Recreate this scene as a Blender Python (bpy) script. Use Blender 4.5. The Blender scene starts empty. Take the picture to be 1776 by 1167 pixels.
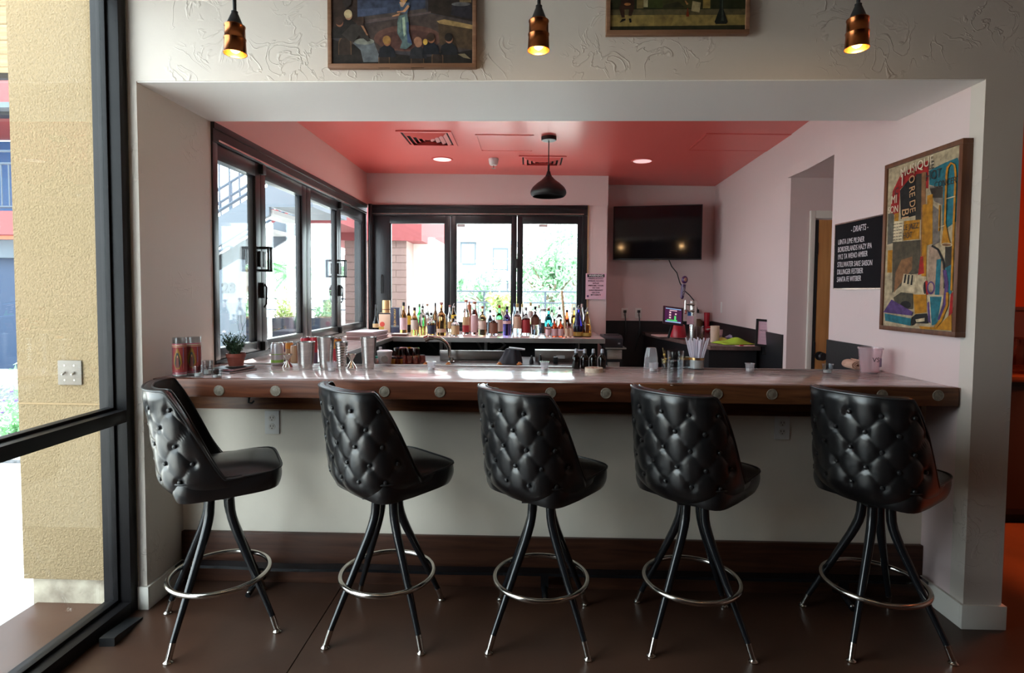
import bpy, bmesh, math, random
import numpy as np
from mathutils import Matrix, Vector
PI = math.pi
rnd = random.Random(11)
scene = bpy.context.scene
COL = scene.collection

# ---------------------------------------------------------------- camera, world, sun, exposure
EYE = 1.456
FPX, PITCH, YAW, ROLL, CYP = 985.0, .0444, .0282, .0075, 548.86
_fh = Vector((-math.sin(YAW), math.cos(YAW), 0)); _rt = Vector((math.cos(YAW), math.sin(YAW), 0)); _zz = Vector((0, 0, 1))
_fw = _fh*math.cos(PITCH) - _zz*math.sin(PITCH); _up = _zz*math.cos(PITCH) + _fh*math.sin(PITCH)
_rc = _rt*math.cos(ROLL) + _up*math.sin(ROLL); _uc = _up*math.cos(ROLL) - _rt*math.sin(ROLL)
cam = bpy.data.cameras.new('camera'); camo = bpy.data.objects.new('camera', cam); COL.objects.link(camo)
camo.matrix_world = Matrix(((_rc.x, _uc.x, -_fw.x, 0), (_rc.y, _uc.y, -_fw.y, 0), (_rc.z, _uc.z, -_fw.z, EYE), (0, 0, 0, 1)))
cam.sensor_width = 36; cam.lens = FPX/1776*36; cam.shift_y = -(583.5-CYP)/1776
cam.clip_start = .05; cam.clip_end = 300
scene.camera = camo

world = bpy.data.worlds.new('world'); scene.world = world; world.use_nodes = True
bgn = world.node_tree.nodes['Background']
bgn.inputs['Color'].default_value = (.86, .93, 1, 1); bgn.inputs['Strength'].default_value = 8.5
SUN_DIR = Vector((.42, -.62, -1.25)).normalized()
sun = bpy.data.lights.new('sun', 'SUN'); sun.energy = 34; sun.angle = .009; sun.color = (1, .95, .86)
suno = bpy.data.objects.new('sun', sun); COL.objects.link(suno)
suno.rotation_euler = SUN_DIR.to_track_quat('-Z', 'Y').to_euler(); suno.location = (-8, 14, 20)

def portal(name, loc, rot, sx, sy):
    l = bpy.data.lights.new(name, 'AREA'); l.shape = 'RECTANGLE'; l.size = sx; l.size_y = sy
    l.cycles.is_portal = True
    o = bpy.data.objects.new(name, l); COL.objects.link(o); o.location = loc; o.rotation_euler = rot
portal('portal_storefront', (-1.90, 1.5, 1.42), (0, -PI/2, 0), 2.84, 1.9)
portal('portal_side_window', (-1.86, 4.55, 1.7), (0, -PI/2, 0), 1.35, 2.98)
portal('portal_back_window', (-.52, 6.2, 1.7), (-PI/2, 0, 0), 2.3, 1.35)

vs = scene.view_settings
vs.view_transform = 'Standard'; vs.look = 'None'; vs.gamma = 1; vs.use_curve_mapping = False; vs.exposure = 0.12
cy = scene.cycles
cy.use_denoising = True; cy.max_bounces = 10; cy.diffuse_bounces = 6; cy.glossy_bounces = 5
cy.transmission_bounces = 8; cy.transparent_max_bounces = 24; cy.caustics_reflective = True; cy.caustics_refractive = False
cy.sample_clamp_indirect = 6; cy.blur_glossy = .6

# ---------------------------------------------------------------- pixel helpers (a pixel of the photograph meets a real plane)
def ray(px, py):
    X = (px-888)/FPX; Y = (py-CYP)/FPX
    return _fw + _rc*X - _uc*Y
def at(px, py, ax, v):
    d = ray(px, py); o = Vector((0, 0, EYE)); return o + d*((v-o[ax])/d[ax])
def aX(x, y, v): return at(x, y, 0, v)
def aY(x, y, v): return at(x, y, 1, v)
def aZ(x, y, v): return at(x, y, 2, v)

# ---------------------------------------------------------------- materials
MATS = {}
def base_mat(name):
    m = bpy.data.materials.new(name); m.use_nodes = True; MATS[name] = m
    nt = m.node_tree; return m, nt, nt.nodes, nt.links, nt.nodes['Principled BSDF']
def mk(name, col, rough=.5, metal=0, spec=.5, var=None, bump=None, coat=0, stretch=(1, 1, 1), emit=None, trans=0, ior=1.45, rvar=0):
    m, nt, N, L, P = base_mat(name)
    P.inputs['Base Color'].default_value = (*col, 1); P.inputs['Roughness'].default_value = rough
    P.inputs['Metallic'].default_value = metal; P.inputs['Specular IOR Level'].default_value = spec
    P.inputs['Coat Weight'].default_value = coat; P.inputs['Coat Roughness'].default_value = .26; P.inputs['Transmission Weight'].default_value = trans; P.inputs['IOR'].default_value = ior
    if emit: P.inputs['Emission Color'].default_value = (*emit[0], 1); P.inputs['Emission Strength'].default_value = emit[1]
    tc = N.new('ShaderNodeTexCoord'); mp = N.new('ShaderNodeMapping'); mp.inputs['Scale'].default_value = stretch
    L.new(tc.outputs['Object'], mp.inputs['Vector'])
    if var:
        nz = N.new('ShaderNodeTexNoise'); nz.inputs['Scale'].default_value = var[0]; nz.inputs['Detail'].default_value = 5
        L.new(mp.outputs[0], nz.inputs['Vector'])
        mx = N.new('ShaderNodeMix'); mx.data_type = 'RGBA'
        c2 = var[2] if len(var) > 2 else tuple(c*(1-var[1]) for c in col)
        mx.inputs['A'].default_value = (*col, 1); mx.inputs['B'].default_value = (*c2, 1)
        rp = N.new('ShaderNodeMapRange'); rp.inputs['From Min'].default_value = .35; rp.inputs['From Max'].default_value = .65
        L.new(nz.outputs['Fac'], rp.inputs['Value']); L.new(rp.outputs[0], mx.inputs['Factor']); L.new(mx.outputs['Result'], P.inputs['Base Color'])
        if rvar:
            mr = N.new('ShaderNodeMapRange'); mr.inputs['To Min'].default_value = rough; mr.inputs['To Max'].default_value = rough+rvar
            L.new(nz.outputs['Fac'], mr.inputs['Value']); L.new(mr.outputs[0], P.inputs['Roughness'])
    if bump:
        nb = N.new('ShaderNodeTexNoise'); nb.inputs['Scale'].default_value = bump[0]; nb.inputs['Detail'].default_value = 4
        L.new(mp.outputs[0], nb.inputs['Vector'])
        b = N.new('ShaderNodeBump'); b.inputs['Strength'].default_value = bump[1]; b.inputs['Distance'].default_value = bump[2] if len(bump) > 2 else .004
        L.new(nb.outputs['Fac'], b.inputs['Height']); L.new(b.outputs[0], P.inputs['Normal'])
    return m
def plaster(name, col, amp=.5):
    """painted skip-trowel plaster: thin curved ridges in loose patches over a soft waviness"""
    m, nt, N, L, P = base_mat(name)
    P.inputs['Base Color'].default_value = (*col, 1); P.inputs['Roughness'].default_value = .55; P.inputs['Specular IOR Level'].default_value = .35
    tc = N.new('ShaderNodeTexCoord')
    n1 = N.new('ShaderNodeTexNoise'); n1.inputs['Scale'].default_value = 8.5; n1.inputs['Detail'].default_value = 3; n1.inputs['Distortion'].default_value = 1.2
    L.new(tc.outputs['Object'], n1.inputs['Vector'])
    sub = N.new('ShaderNodeMath'); sub.operation = 'SUBTRACT'; sub.inputs[1].default_value = .5; L.new(n1.outputs['Fac'], sub.inputs[0])
    ab = N.new('ShaderNodeMath'); ab.operation = 'ABSOLUTE'; L.new(sub.outputs[0], ab.inputs[0])
    mr = N.new('ShaderNodeMapRange'); mr.inputs['From Min'].default_value = 0; mr.inputs['From Max'].default_value = .030; mr.inputs['To Min'].default_value = 1; mr.inputs['To Max'].default_value = 0
    L.new(ab.outputs[0], mr.inputs['Value'])
    n2 = N.new('ShaderNodeTexNoise'); n2.inputs['Scale'].default_value = 3.1; L.new(tc.outputs['Object'], n2.inputs['Vector'])
    m2 = N.new('ShaderNodeMapRange'); m2.inputs['From Min'].default_value = .53; m2.inputs['From Max'].default_value = .66; L.new(n2.outputs['Fac'], m2.inputs['Value'])
    mu = N.new('ShaderNodeMath'); mu.operation = 'MULTIPLY'; L.new(mr.outputs[0], mu.inputs[0]); L.new(m2.outputs[0], mu.inputs[1])
    n3 = N.new('ShaderNodeTexNoise'); n3.inputs['Scale'].default_value = 14; n3.inputs['Detail'].default_value = 6; L.new(tc.outputs['Object'], n3.inputs['Vector'])
    ad = N.new('ShaderNodeMath'); ad.operation = 'MULTIPLY_ADD'; ad.inputs[1].default_value = .35; L.new(n3.outputs['Fac'], ad.inputs[0]); L.new(mu.outputs[0], ad.inputs[2])
    b = N.new('ShaderNodeBump'); b.inputs['Strength'].default_value = amp; b.inputs['Distance'].default_value = .0042
    L.new(ad.outputs[0], b.inputs['Height']); L.new(b.outputs[0], P.inputs['Normal'])
    return m
def wood(name, c1, c2, rough=.35, axis='X', scale=1.0, coat=0):
    m, nt, N, L, P = base_mat(name)
    tc = N.new('ShaderNodeTexCoord'); mp = N.new('ShaderNodeMapping')
    s = {'X': (1.2, 16, 16), 'Y': (16, 1.2, 16), 'Z': (16, 16, 1.2)}[axis]
    mp.inputs['Scale'].default_value = tuple(v*scale for v in s); L.new(tc.outputs['Object'], mp.inputs['Vector'])
    n = N.new('ShaderNodeTexNoise'); n.inputs['Scale'].default_value = 2.2; n.inputs['Detail'].default_value = 7; n.inputs['Distortion'].default_value = 1.1
    L.new(mp.outputs[0], n.inputs['Vector'])
    r = N.new('ShaderNodeValToRGB'); r.color_ramp.elements[0].position = .3; r.color_ramp.elements[1].position = .72
    r.color_ramp.elements[0].color = (*c2, 1); r.color_ramp.elements[1].color = (*c1, 1)
    L.new(n.outputs['Fac'], r.inputs[0]); L.new(r.outputs[0], P.inputs['Base Color'])
    P.inputs['Roughness'].default_value = rough; P.inputs['Coat Weight'].default_value = coat; P.inputs['Specular IOR Level'].default_value = .3
    b = N.new('ShaderNodeBump'); b.inputs['Strength'].default_value = .15; b.inputs['Distance'].default_value = .001
    L.new(n.outputs['Fac'], b.inputs['Height']); L.new(b.outputs[0], P.inputs['Normal'])
    return m
def clear(name, tint, refl=1.0, rough=0.0, ior=1.5, haze=0, hazecol=(1, 1, 1)):
    """thin clear glass or plastic: tinted straight-through light plus a Fresnel reflection"""
    m = bpy.data.materials.new(name); m.use_nodes = True; MATS[name] = m
    N, L = m.node_tree.nodes, m.node_tree.links; N.clear()
    out = N.new('ShaderNodeOutputMaterial'); tr = N.new('ShaderNodeBsdfTransparent'); tr.inputs[0].default_value = (*tint, 1)
    gl = N.new('ShaderNodeBsdfGlossy'); gl.inputs['Roughness'].default_value = rough
    gl.inputs['Color'].default_value = (refl, refl, refl, 1)
    ge = N.new('ShaderNodeNewGeometry'); mr = N.new('ShaderNodeMapRange'); mr.inputs['To Min'].default_value = ior; mr.inputs['To Max'].default_value = 1/ior
    L.new(ge.outputs['Backfacing'], mr.inputs['Value'])
    fr = N.new('ShaderNodeFresnel'); L.new(mr.outputs[0], fr.inputs['IOR'])
    mx = N.new('ShaderNodeMixShader'); L.new(fr.outputs[0], mx.inputs[0])
    last = tr
    if haze:
        df = N.new('ShaderNodeBsdfTranslucent'); df.inputs[0].default_value = (*hazecol, 1)
        d2 = N.new('ShaderNodeBsdfDiffuse'); d2.inputs[0].default_value = (*hazecol, 1)
        m1 = N.new('ShaderNodeMixShader'); m1.inputs[0].default_value = .5; L.new(df.outputs[0], m1.inputs[1]); L.new(d2.outputs[0], m1.inputs[2])
        m0 = N.new('ShaderNodeMixShader'); m0.inputs[0].default_value = haze; L.new(tr.outputs[0], m0.inputs[1]); L.new(m1.outputs[0], m0.inputs[2]); last = m0
    L.new(last.outputs[0], mx.inputs[1]); L.new(gl.outputs[0], mx.inputs[2]); L.new(mx.outputs[0], out.inputs[0])
    return m
def print_mat(name, rough=.6, spec=.3, bump=0):
    """flat print or paint on canvas: colours come from the mesh's colour attribute 'ink', with brushy variation"""
    m, nt, N, L, P = base_mat(name)
    a = N.new('ShaderNodeAttribute'); a.attribute_name = 'ink'
    tc = N.new('ShaderNodeTexCoord'); nz = N.new('ShaderNodeTexNoise'); nz.inputs['Scale'].default_value = 38; nz.inputs['Detail'].default_value = 6
    L.new(tc.outputs['Object'], nz.inputs['Vector'])
    mr = N.new('ShaderNodeMapRange'); mr.inputs['From Min'].default_value = .3; mr.inputs['From Max'].default_value = .7; mr.inputs['To Min'].default_value = 1-bump; mr.inputs['To Max'].default_value = 1+bump
    L.new(nz.outputs['Fac'], mr.inputs['Value'])
    mx = N.new('ShaderNodeMix'); mx.data_type = 'RGBA'; mx.blend_type = 'MULTIPLY'; mx.inputs['Factor'].default_value = 1
    L.new(a.outputs['Color'], mx.inputs['A']); L.new(mr.outputs[0], mx.inputs['B']); L.new(mx.outputs['Result'], P.inputs['Base Color'])
    P.inputs['Roughness'].default_value = rough; P.inputs['Specular IOR Level'].default_value = spec
    return m

WALL = plaster('wall_plaster', (.575, .51, .455), .6)
REAR = mk('rear_wall_paint', (.20, .17, .15), .7)
WALLBAR = plaster('bounce_pink_plaster', (.65, .515, .505), .15)  # white plaster with the coral ceiling's pink bounce put into its colour
SALMON = plaster('bounce_salmon_plaster', (.74, .45, .41), .15)  # stronger red bounce from the ceiling, mixed into the plaster colour
HALFW = mk('half_wall_paint', (.83, .76, .65), .5, var=(2.2, .12), bump=(30, .1))
TRIMW = mk('trim_paint', (.68, .64, .58), .45)
CORAL = mk('coral_ceiling_paint', (.74, .125, .11), .30, spec=.5, bump=(3, .12, .01))
FRAME = mk('black_window_metal', (.020, .021, .025), .30, var=(6, .3))
FRAMEL = mk('dark_bronze_storefront_metal', (.009, .008, .009), .42, spec=.22, var=(5, .3))
GLASS = clear('window_glass', (.93, .97, .96))
GLASSC = clear('coated_window_glass', (.93, .97, .97), ior=1.24)
STUCCO = mk('tan_stucco', (.255, .185, .105), .9, var=(90, .18), bump=(135, .9, .009), spec=.2)
STUCCOB = mk('pale_stucco_base', (.40, .35, .27), .9, var=(9, .5, (.20, .16, .12)), bump=(60, .5, .006))
FLOOR = mk('brown_polished_concrete', (.068, .031, .019), .27, var=(1.7, .4), bump=(40, .05), rvar=.2)
DARK = mk('dark_gap', (.01, .008, .007), .9)
STONE = None
WALNUT = wood('walnut', (.165, .052, .025), (.055, .016, .008), .36, 'X', 1.0)
WALNUTD = wood('dark_walnut', (.085, .033, .018), (.035, .013, .008), .4, 'X', .8)
WALNUTR = wood('reddish_walnut', (.19, .072, .028), (.07, .022, .010), .33, 'X', 1.0)
PALEDOT = mk('pale_medallion', (.25, .21, .16), .5, var=(140, .35))
LEATHER = mk('black_leather', (.007, .007, .008), .29, spec=.6, bump=(240, .14, .0012), var=(9, .3), rvar=.08, coat=.55)
BUTTON = mk('black_leather_button', (.016, .016, .017), .32, spec=.6)
LEG = mk('black_enamel_leg', (.008, .009, .011), .2, spec=.6)
CHROME = mk('worn_chrome', (.62, .58, .53), .16, metal=1, var=(14, .25))
STEEL = mk('brushed_steel', (.58, .55, .53), .27, metal=1, stretch=(1, 1, 30), var=(12, .25))
STEELF = mk('steel_sheet', (.55, .54, .53), .34, metal=1, var=(3, .25))
BLACKP = mk('black_plastic', (.012, .012, .013), .4)
BLACKM = mk('black_dado_panel', (.011, .010, .012), .42, bump=(120, .2))
WHITEP = mk('white_plastic', (.75, .73, .70), .35)
COPPER = mk('aged_copper', (.42, .135, .045), .27, metal=1, var=(16, .45))
COPIN = mk('copper_inside', (.85, .42, .12), .3, metal=1)
BULB = mk('warm_bulb', (1, .8, .4), .3, emit=((1, .56, .16), 9))
SCREEN = mk('tv_screen', (.006, .006, .008), .07, spec=.6)
ARTFR = wood('art_frame_wood', (.16, .065, .032), (.08, .03, .016), .4, 'Y', .8)
ARTFR2 = wood('picture_frame_wood', (.27, .14, .08), (.16, .075, .042), .45, 'X', .8)
CANVAS = print_mat('painted_canvas', .65, .25, .36)
PRINT = print_mat('printed_surface', .45, .35, 0)
CHALK = mk('chalk_white', (.78, .70, .72), .8)
BLACKBOARD = mk('blackboard', (.007, .006, .008), .75, spec=.15)
INK = mk('black_ink', (.012, .012, .014), .6)
WHITEINK = mk('white_ink', (.8, .76, .76), .6)
GOLDINK = mk('gold_ink', (.55, .36, .10), .4)
PINKSIGN = mk('pink_sign_paper', (.72, .46, .56), .6)
DOORW = wood('birch_door', (.50, .24, .085), (.36, .155, .05), .4, 'Z', .6)
ORANGE = mk('orange_wall_paint', (.75, .085, .012), .6)
GREY = mk('grey_paint', (.33, .33, .34), .5)
# outside
PAVE = mk('pale_concrete', (.43, .43, .43), .8, var=(2, .15), bump=(50, .3))
GRAVELM = mk('gravel', (.17, .18, .20), .9, var=(30, .6))
CORALX = mk('coral_stucco', (.25, .062, .065), .85, bump=(60, .3))  # coral darkened so the yard's shade sits in the colour
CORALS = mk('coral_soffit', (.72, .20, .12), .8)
WHITEX = mk('shaded_white_stucco', (.105, .13, .155), .85, bump=(60, .3))  # white wall; the shade on it is put into this dark colour
GREYSTEEL = mk('grey_painted_steel', (.05, .07, .10), .5)  # railing colour darkened to carry the shade of the yard
STRINGER = mk('stringer_paint', (.105, .125, .15), .5)  # stair shade is worked into the stringer colour
BLUEX = mk('blue_door_paint', (.010, .065, .19), .5)
BLUED = mk('deep_blue_paint', (.006, .028, .075), .5)
TILEX = mk('pink_wall_tile', (.23, .15, .135), .7, var=(3, .2))
ROOFB = mk('slate_blue_roof', (.35, .50, .62), .7)
BRICKX = mk('far_brick', (.50, .40, .36), .8, var=(8, .2))
PALMG = mk('palm_green', (.16, .36, .17), .5)
LEAFG = mk('pale_leaf', (.30, .52, .32), .6, var=(4, .4))
LEAFY = mk('yellow_leaf', (.36, .46, .17), .6)
LEAFD = mk('rosemary_leaf', (.035, .085, .04), .55, var=(40, .4))
TRUNK = mk('bark', (.20, .15, .11), .9, var=(10, .4))
SLATW = wood('cedar_slat', (.55, .43, .27), (.34, .24, .13), .5, 'X', .7)
PLANTERX = mk('dark_planter', (.02, .028, .045), .5)

def stone_mat():
    m, nt, N, L, P = base_mat('quartzite_top')
    tc = N.new('ShaderNodeTexCoord'); mp = N.new('ShaderNodeMapping'); mp.inputs['Scale'].default_value = (1.3, 9, 4); mp.inputs['Rotation'].default_value = (0, 0, .12)
    L.new(tc.outputs['Object'], mp.inputs['Vector'])
    n = N.new('ShaderNodeTexNoise'); n.inputs['Scale'].default_value = 6; n.inputs['Detail'].default_value = 9; n.inputs['Distortion'].default_value = .9
    L.new(mp.outputs[0], n.inputs['Vector'])
    r = N.new('ShaderNodeValToRGB'); e = r.color_ramp.elements
    e[0].position = .3; e[0].color = (.38, .29, .28, 1); e[1].position = .7; e[1].color = (.70, .58, .57, 1)
    L.new(n.outputs['Fac'], r.inputs[0]); L.new(r.outputs[0], P.inputs['Base Color'])
    mr = N.new('ShaderNodeMapRange'); mr.inputs['To Min'].default_value = .10; mr.inputs['To Max'].default_value = .20; L.new(n.outputs['Fac'], mr.inputs['Value']); L.new(mr.outputs[0], P.inputs['Roughness'])
    P.inputs['Specular IOR Level'].default_value = 1.0
    return m
STONE = stone_mat()

TEXTS = []
# ---------------------------------------------------------------- mesh helpers
class G:
    def __init__(s): s.v = []; s.f = []; s.c = []
    def add(s, vs, fs, col=None):
        k = len(s.v); s.v += [tuple(v) for v in vs]; s.f += [tuple(i+k for i in f) for f in fs]; s.c += [col]*len(fs); return s
    def box(s, x0, x1, y0, y1, z0, z1):
        return s.add([(x0,y0,z0),(x1,y0,z0),(x1,y1,z0),(x0,y1,z0),(x0,y0,z1),(x1,y0,z1),(x1,y1,z1),(x0,y1,z1)],
                     [(0,3,2,1),(4,5,6,7),(0,1,5,4),(1,2,6,5),(2,3,7,6),(3,0,4,7)])
    def cbox(s, cx, cy_, cz, sx, sy, sz, rz=0, rx=0, ry=0):
        M = Matrix.Translation((cx, cy_, cz)) @ Matrix.Rotation(rz, 4, 'Z') @ Matrix.Rotation(ry, 4, 'Y') @ Matrix.Rotation(rx, 4, 'X')
        k = len(s.v); s.box(-sx/2, sx/2, -sy/2, sy/2, -sz/2, sz/2)
        for i in range(k, len(s.v)): s.v[i] = tuple(M @ Vector(s.v[i]))
        return s
    def lathe(s, prof, n=20, c=(0, 0, 0), cap0=True, cap1=True, M=None):
        vs, fs = [], []
        for r, z in prof:
            for i in range(n):
                a = 2*PI*i/n; vs.append((r*math.cos(a), r*math.sin(a), z))
        for j in range(len(prof)-1):
            for i in range(n):
                i2 = (i+1) % n; fs.append((j*n+i, j*n+i2, (j+1)*n+i2, (j+1)*n+i))
        if cap0: fs.append(tuple(range(n-1, -1, -1)))
        if cap1: fs.append(tuple((len(prof)-1)*n+i for i in range(n)))
        if M is not None: vs = [tuple(M @ Vector(v)) for v in vs]
        vs = [(v[0]+c[0], v[1]+c[1], v[2]+c[2]) for v in vs]
        return s.add(vs, fs)
    def tube(s, pts, rad, n=10, closed=False, caps=True):
        P = [Vector(p) for p in pts]; m = len(P); R = rad if hasattr(rad, '__len__') else [rad]*m
        vs, fs = [], []; up = None
        for i in range(m):
            if closed: t = (P[(i+1) % m]-P[i-1])
            else: t = P[min(i+1, m-1)]-P[max(i-1, 0)]
            t.normalize()
            if up is None:
                up = Vector((0, 0, 1)) if abs(t.z) < .9 else Vector((1, 0, 0))
            b = t.cross(up)
            if b.length < 1e-6: b = t.orthogonal()
            b.normalize(); up = b.cross(t).normalized()
            for k in range(n):
                a = 2*PI*k/n; vs.append(tuple(P[i]+(b*math.cos(a)+up*math.sin(a))*R[i]))
        q = m if closed else m-1
        for i in range(q):
            i2 = (i+1) % m
            for k in range(n):
                k2 = (k+1) % n; fs.append((i*n+k, i*n+k2, i2*n+k2, i2*n+k))
        if not closed and caps: fs.append(tuple(range(n-1, -1, -1))); fs.append(tuple((m-1)*n+k for k in range(n)))
        return s.add(vs, fs)
    def prism(s, poly, axis, a, b):
        def P(p, v): return {0: (v, p[0], p[1]), 1: (p[0], v, p[1]), 2: (p[0], p[1], v)}[axis]
        n = len(poly); vs = [P(p, a) for p in poly]+[P(p, b) for p in poly]
        fs = [tuple(range(n))[::-1], tuple(range(n, 2*n))]+[(i, (i+1) % n, n+(i+1) % n, n+i) for i in range(n)]
        return s.add(vs, fs)
    def grid(s, fn, nu, nv, closed_u=False):
        vs = [fn(i/(nu if closed_u else nu-1), j/(nv-1)) for j in range(nv) for i in range(nu)]; fs = []
        for j in range(nv-1):
            for i in range(nu if closed_u else nu-1):
                i2 = (i+1) % nu; fs.append((j*nu+i, j*nu+i2, (j+1)*nu+i2, (j+1)*nu+i))
        return s.add(vs, fs)
    def ball(s, c, rx, ry=None, rz=None, n=14, m=8):
        ry = rx if ry is None else ry; rz = rx if rz is None else rz
        pr = [(max(1e-4, math.sin(PI*j/m)), -math.cos(PI*j/m)) for j in range(m+1)]
        k = len(s.v); s.lathe(pr, n)
        for i in range(k, len(s.v)):
            v = s.v[i]; s.v[i] = (c[0]+v[0]*rx, c[1]+v[1]*ry, c[2]+v[2]*rz)
        return s
    def poly(s, pts, col=None): return s.add(pts, [tuple(range(len(pts)))], col)
    def xform(s, M, k=0):
        for i in range(k, len(s.v)): s.v[i] = tuple(M @ Vector(s.v[i]))
        return s

def mesh_of(name, g, mat, smooth=35, bevel=0, fixn=True):
    me = bpy.data.meshes.new(name); me.from_pydata(g.v, [], g.f); me.materials.append(mat)
    if any(c is not None for c in g.c):
        at_ = me.color_attributes.new('ink', 'FLOAT_COLOR', 'CORNER'); vals = []
        for p, c in zip(me.polygons, g.c):
            vals += [*(c or (.5, .5, .5)), 1]*p.loop_total
        at_.data.foreach_set('color', vals)
    if bevel or fixn:
        bm = bmesh.new(); bm.from_mesh(me)
        if fixn: bmesh.ops.recalc_face_normals(bm, faces=bm.faces)
        if bevel:
            ed = [e for e in bm.edges if len(e.link_faces) == 2 and e.calc_face_angle(0) > .6]
            bmesh.ops.bevel(bm, geom=ed, offset=bevel, segments=2, profile=.6, affect='EDGES', clamp_overlap=True)
        bm.to_mesh(me); bm.free()
    if smooth:
        me.polygons.foreach_set('use_smooth', [True]*len(me.polygons)); me.set_sharp_from_angle(angle=math.radians(smooth))
    me.update(); return me
def link(name, data, parent=None, loc=None, rz=None):
    o = bpy.data.objects.new(name, data); COL.objects.link(o)
    if parent is not None: o.parent = parent
    if loc is not None: o.location = loc
    if rz is not None: o.rotation_euler = (0, 0, rz)
    return o
def tag(o, label, cat, group=None, kind=None):
    o['label'] = label; o['category'] = cat
    if group: o['group'] = group
    if kind: o['kind'] = kind
    return o
def thing(name, label, cat, loc=(0, 0, 0), rz=0, group=None, kind=None):
    o = link(name, None, None, loc, rz); o.empty_display_size = .05; return tag(o, label, cat, group, kind)
def part(name, g, mat, parent, smooth=35, bevel=0, label=None, fixn=True, kind=None):
    o = link(name, mesh_of(name, g, mat, smooth, bevel, fixn), parent)
    if label: o['label'] = label
    if kind: o['kind'] = kind
    return o
def struct(name, g, mat, label, cat='wall', parent=None, smooth=35, bevel=0):
    o = link(name, mesh_of(name, g, mat, smooth, bevel), parent)
    if parent is None: tag(o, label, cat, kind='structure')
    return o
def copy_tree(o, parent=None):
    c = o.copy(); COL.objects.link(c); c.parent = parent
    for ch in list(o.children): copy_tree(ch, c)
    return c
def dup(o, loc, rz=0, label=None, scale=None):
    c = copy_tree(o); c.location = loc; c.rotation_euler = (0, 0, rz)
    if label: c['label'] = label
    if scale: c.scale = scale
    return c
def text(name, s, size, mat, parent, M, align='CENTER', sx=1.0, shear=0, ext=.0004, bold=0):
    cu = bpy.data.curves.new(name, 'FONT'); cu.body = s; cu.size = size; cu.align_x = align; cu.align_y = 'CENTER'
    cu.extrude = ext; cu.shear = shear; cu.resolution_u = 3; cu.offset = bold; cu.materials.append(mat)
    o = link(name, cu, parent); o.matrix_local = M @ Matrix.Diagonal((sx, 1, 1, 1)); TEXTS.append(o); return o
def homog(src):
    """unit square coordinates of points given in a crop whose quad corners (TL, TR, BR, BL) are src"""
    dst = [(0, 1), (1, 1), (1, 0), (0, 0)]; A = []; b = []
    for (x, y), (u, v) in zip(src, dst):
        A += [[x, y, 1, 0, 0, 0, -u*x, -u*y], [0, 0, 0, x, y, 1, -v*x, -v*y]]; b += [u, v]
    h = np.linalg.solve(np.array(A, float), np.array(b, float))
    def f(x, y):
        w = h[6]*x+h[7]*y+1; return ((h[0]*x+h[1]*y+h[2])/w, (h[3]*x+h[4]*y+h[5])/w)
    return f
def facing(origin, xdir, ydir):
    """matrix of a flat sign: local x along xdir, local y along ydir, local z out of the surface"""
    x = Vector(xdir).normalized(); y = Vector(ydir).normalized(); z = x.cross(y)
    return Matrix(((x.x, y.x, z.x, origin[0]), (x.y, y.y, z.y, origin[1]), (x.z, y.z, z.z, origin[2]), (0, 0, 0, 1)))
FRONT = lambda o: facing(o, (1, 0, 0), (0, 0, 1))        # a sign that looks towards -Y
def srgb(r, g, b):
    f = lambda c: (c/255/12.92 if c/255 <= .04045 else ((c/255+.055)/1.055)**2.4)
    return (f(r), f(g), f(b))

# ================================================================ the rooms
XL, XR = -1.722, 1.912          # faces of the jambs
YF, YB = 2.48, 3.06             # front and back of the wall with the bar opening
ZB = 2.362                      # underside of the header
YW, YTV = 6.03, 6.52            # window wall, television wall
TOP = 1.042                     # bar top

# floors: two slabs of the front room with a saw-cut joint, dark earth under the cut
struct('floor', G().box(-1.83, -.907, -4.2, 2.83, -.06, 0), FLOOR, 'brown polished concrete floor slab left of the saw cut joint', 'floor')
struct('floor', G().box(-.902, 6.2, -4.2, 2.83, -.06, 0), FLOOR, 'brown polished concrete floor slab right of the saw cut joint, under the stools', 'floor')
struct('floor', G().box(-1.83, 6.2, 2.83, 7.2, -.06, 0), FLOOR, 'brown concrete floor behind the bar counter', 'floor')
struct('floor', G().box(-1.83, 6.2, -4.2, 7.2, -.10, -.062), DARK, 'dark bottom of the narrow saw cut in the floor', 'floor')
struct('ceiling', G().box(-1.9, 6.2, -4.2, 2.48, 3.25, 3.35), WALL, 'white ceiling of the front room above the hanging copper lamps', 'ceiling')
# header and piers around the opening
struct('wall_front', G().box(-1.76, 2.075, YF, YB, ZB, 3.3), WALL, 'textured white plaster header wall above the bar opening carrying two pictures')
struct('wall_left', G().box(-1.76, XL, YF, YB, 0, ZB), WALL, 'textured plaster jamb at the left end of the bar')
struct('wall_right', G().box(XR, 2.075, YF, 2.56, 0, ZB), WALL, 'plain end face of the plaster pier at the right of the bar')
g = G().box(XR, 2.075, 2.56, YB, 0, ZB); g.box(XR, 2.075, YB, 3.66, 0, 2.76)
struct('wall_right', g, WALLBAR, 'side wall carrying the drafts board and the large collage')
struct('ceiling_soffit', G().box(XL, XR, YF+.004, YB-.004, ZB-.004, ZB), mk('lit_soffit_white', (.84, .82, .79), .5, bump=(5, .15, .01)), 'header underside painted whiter for bounced light over the bar opening', 'ceiling')  # same plaster as the header; light reflected upward is put into the whiter colour
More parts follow.
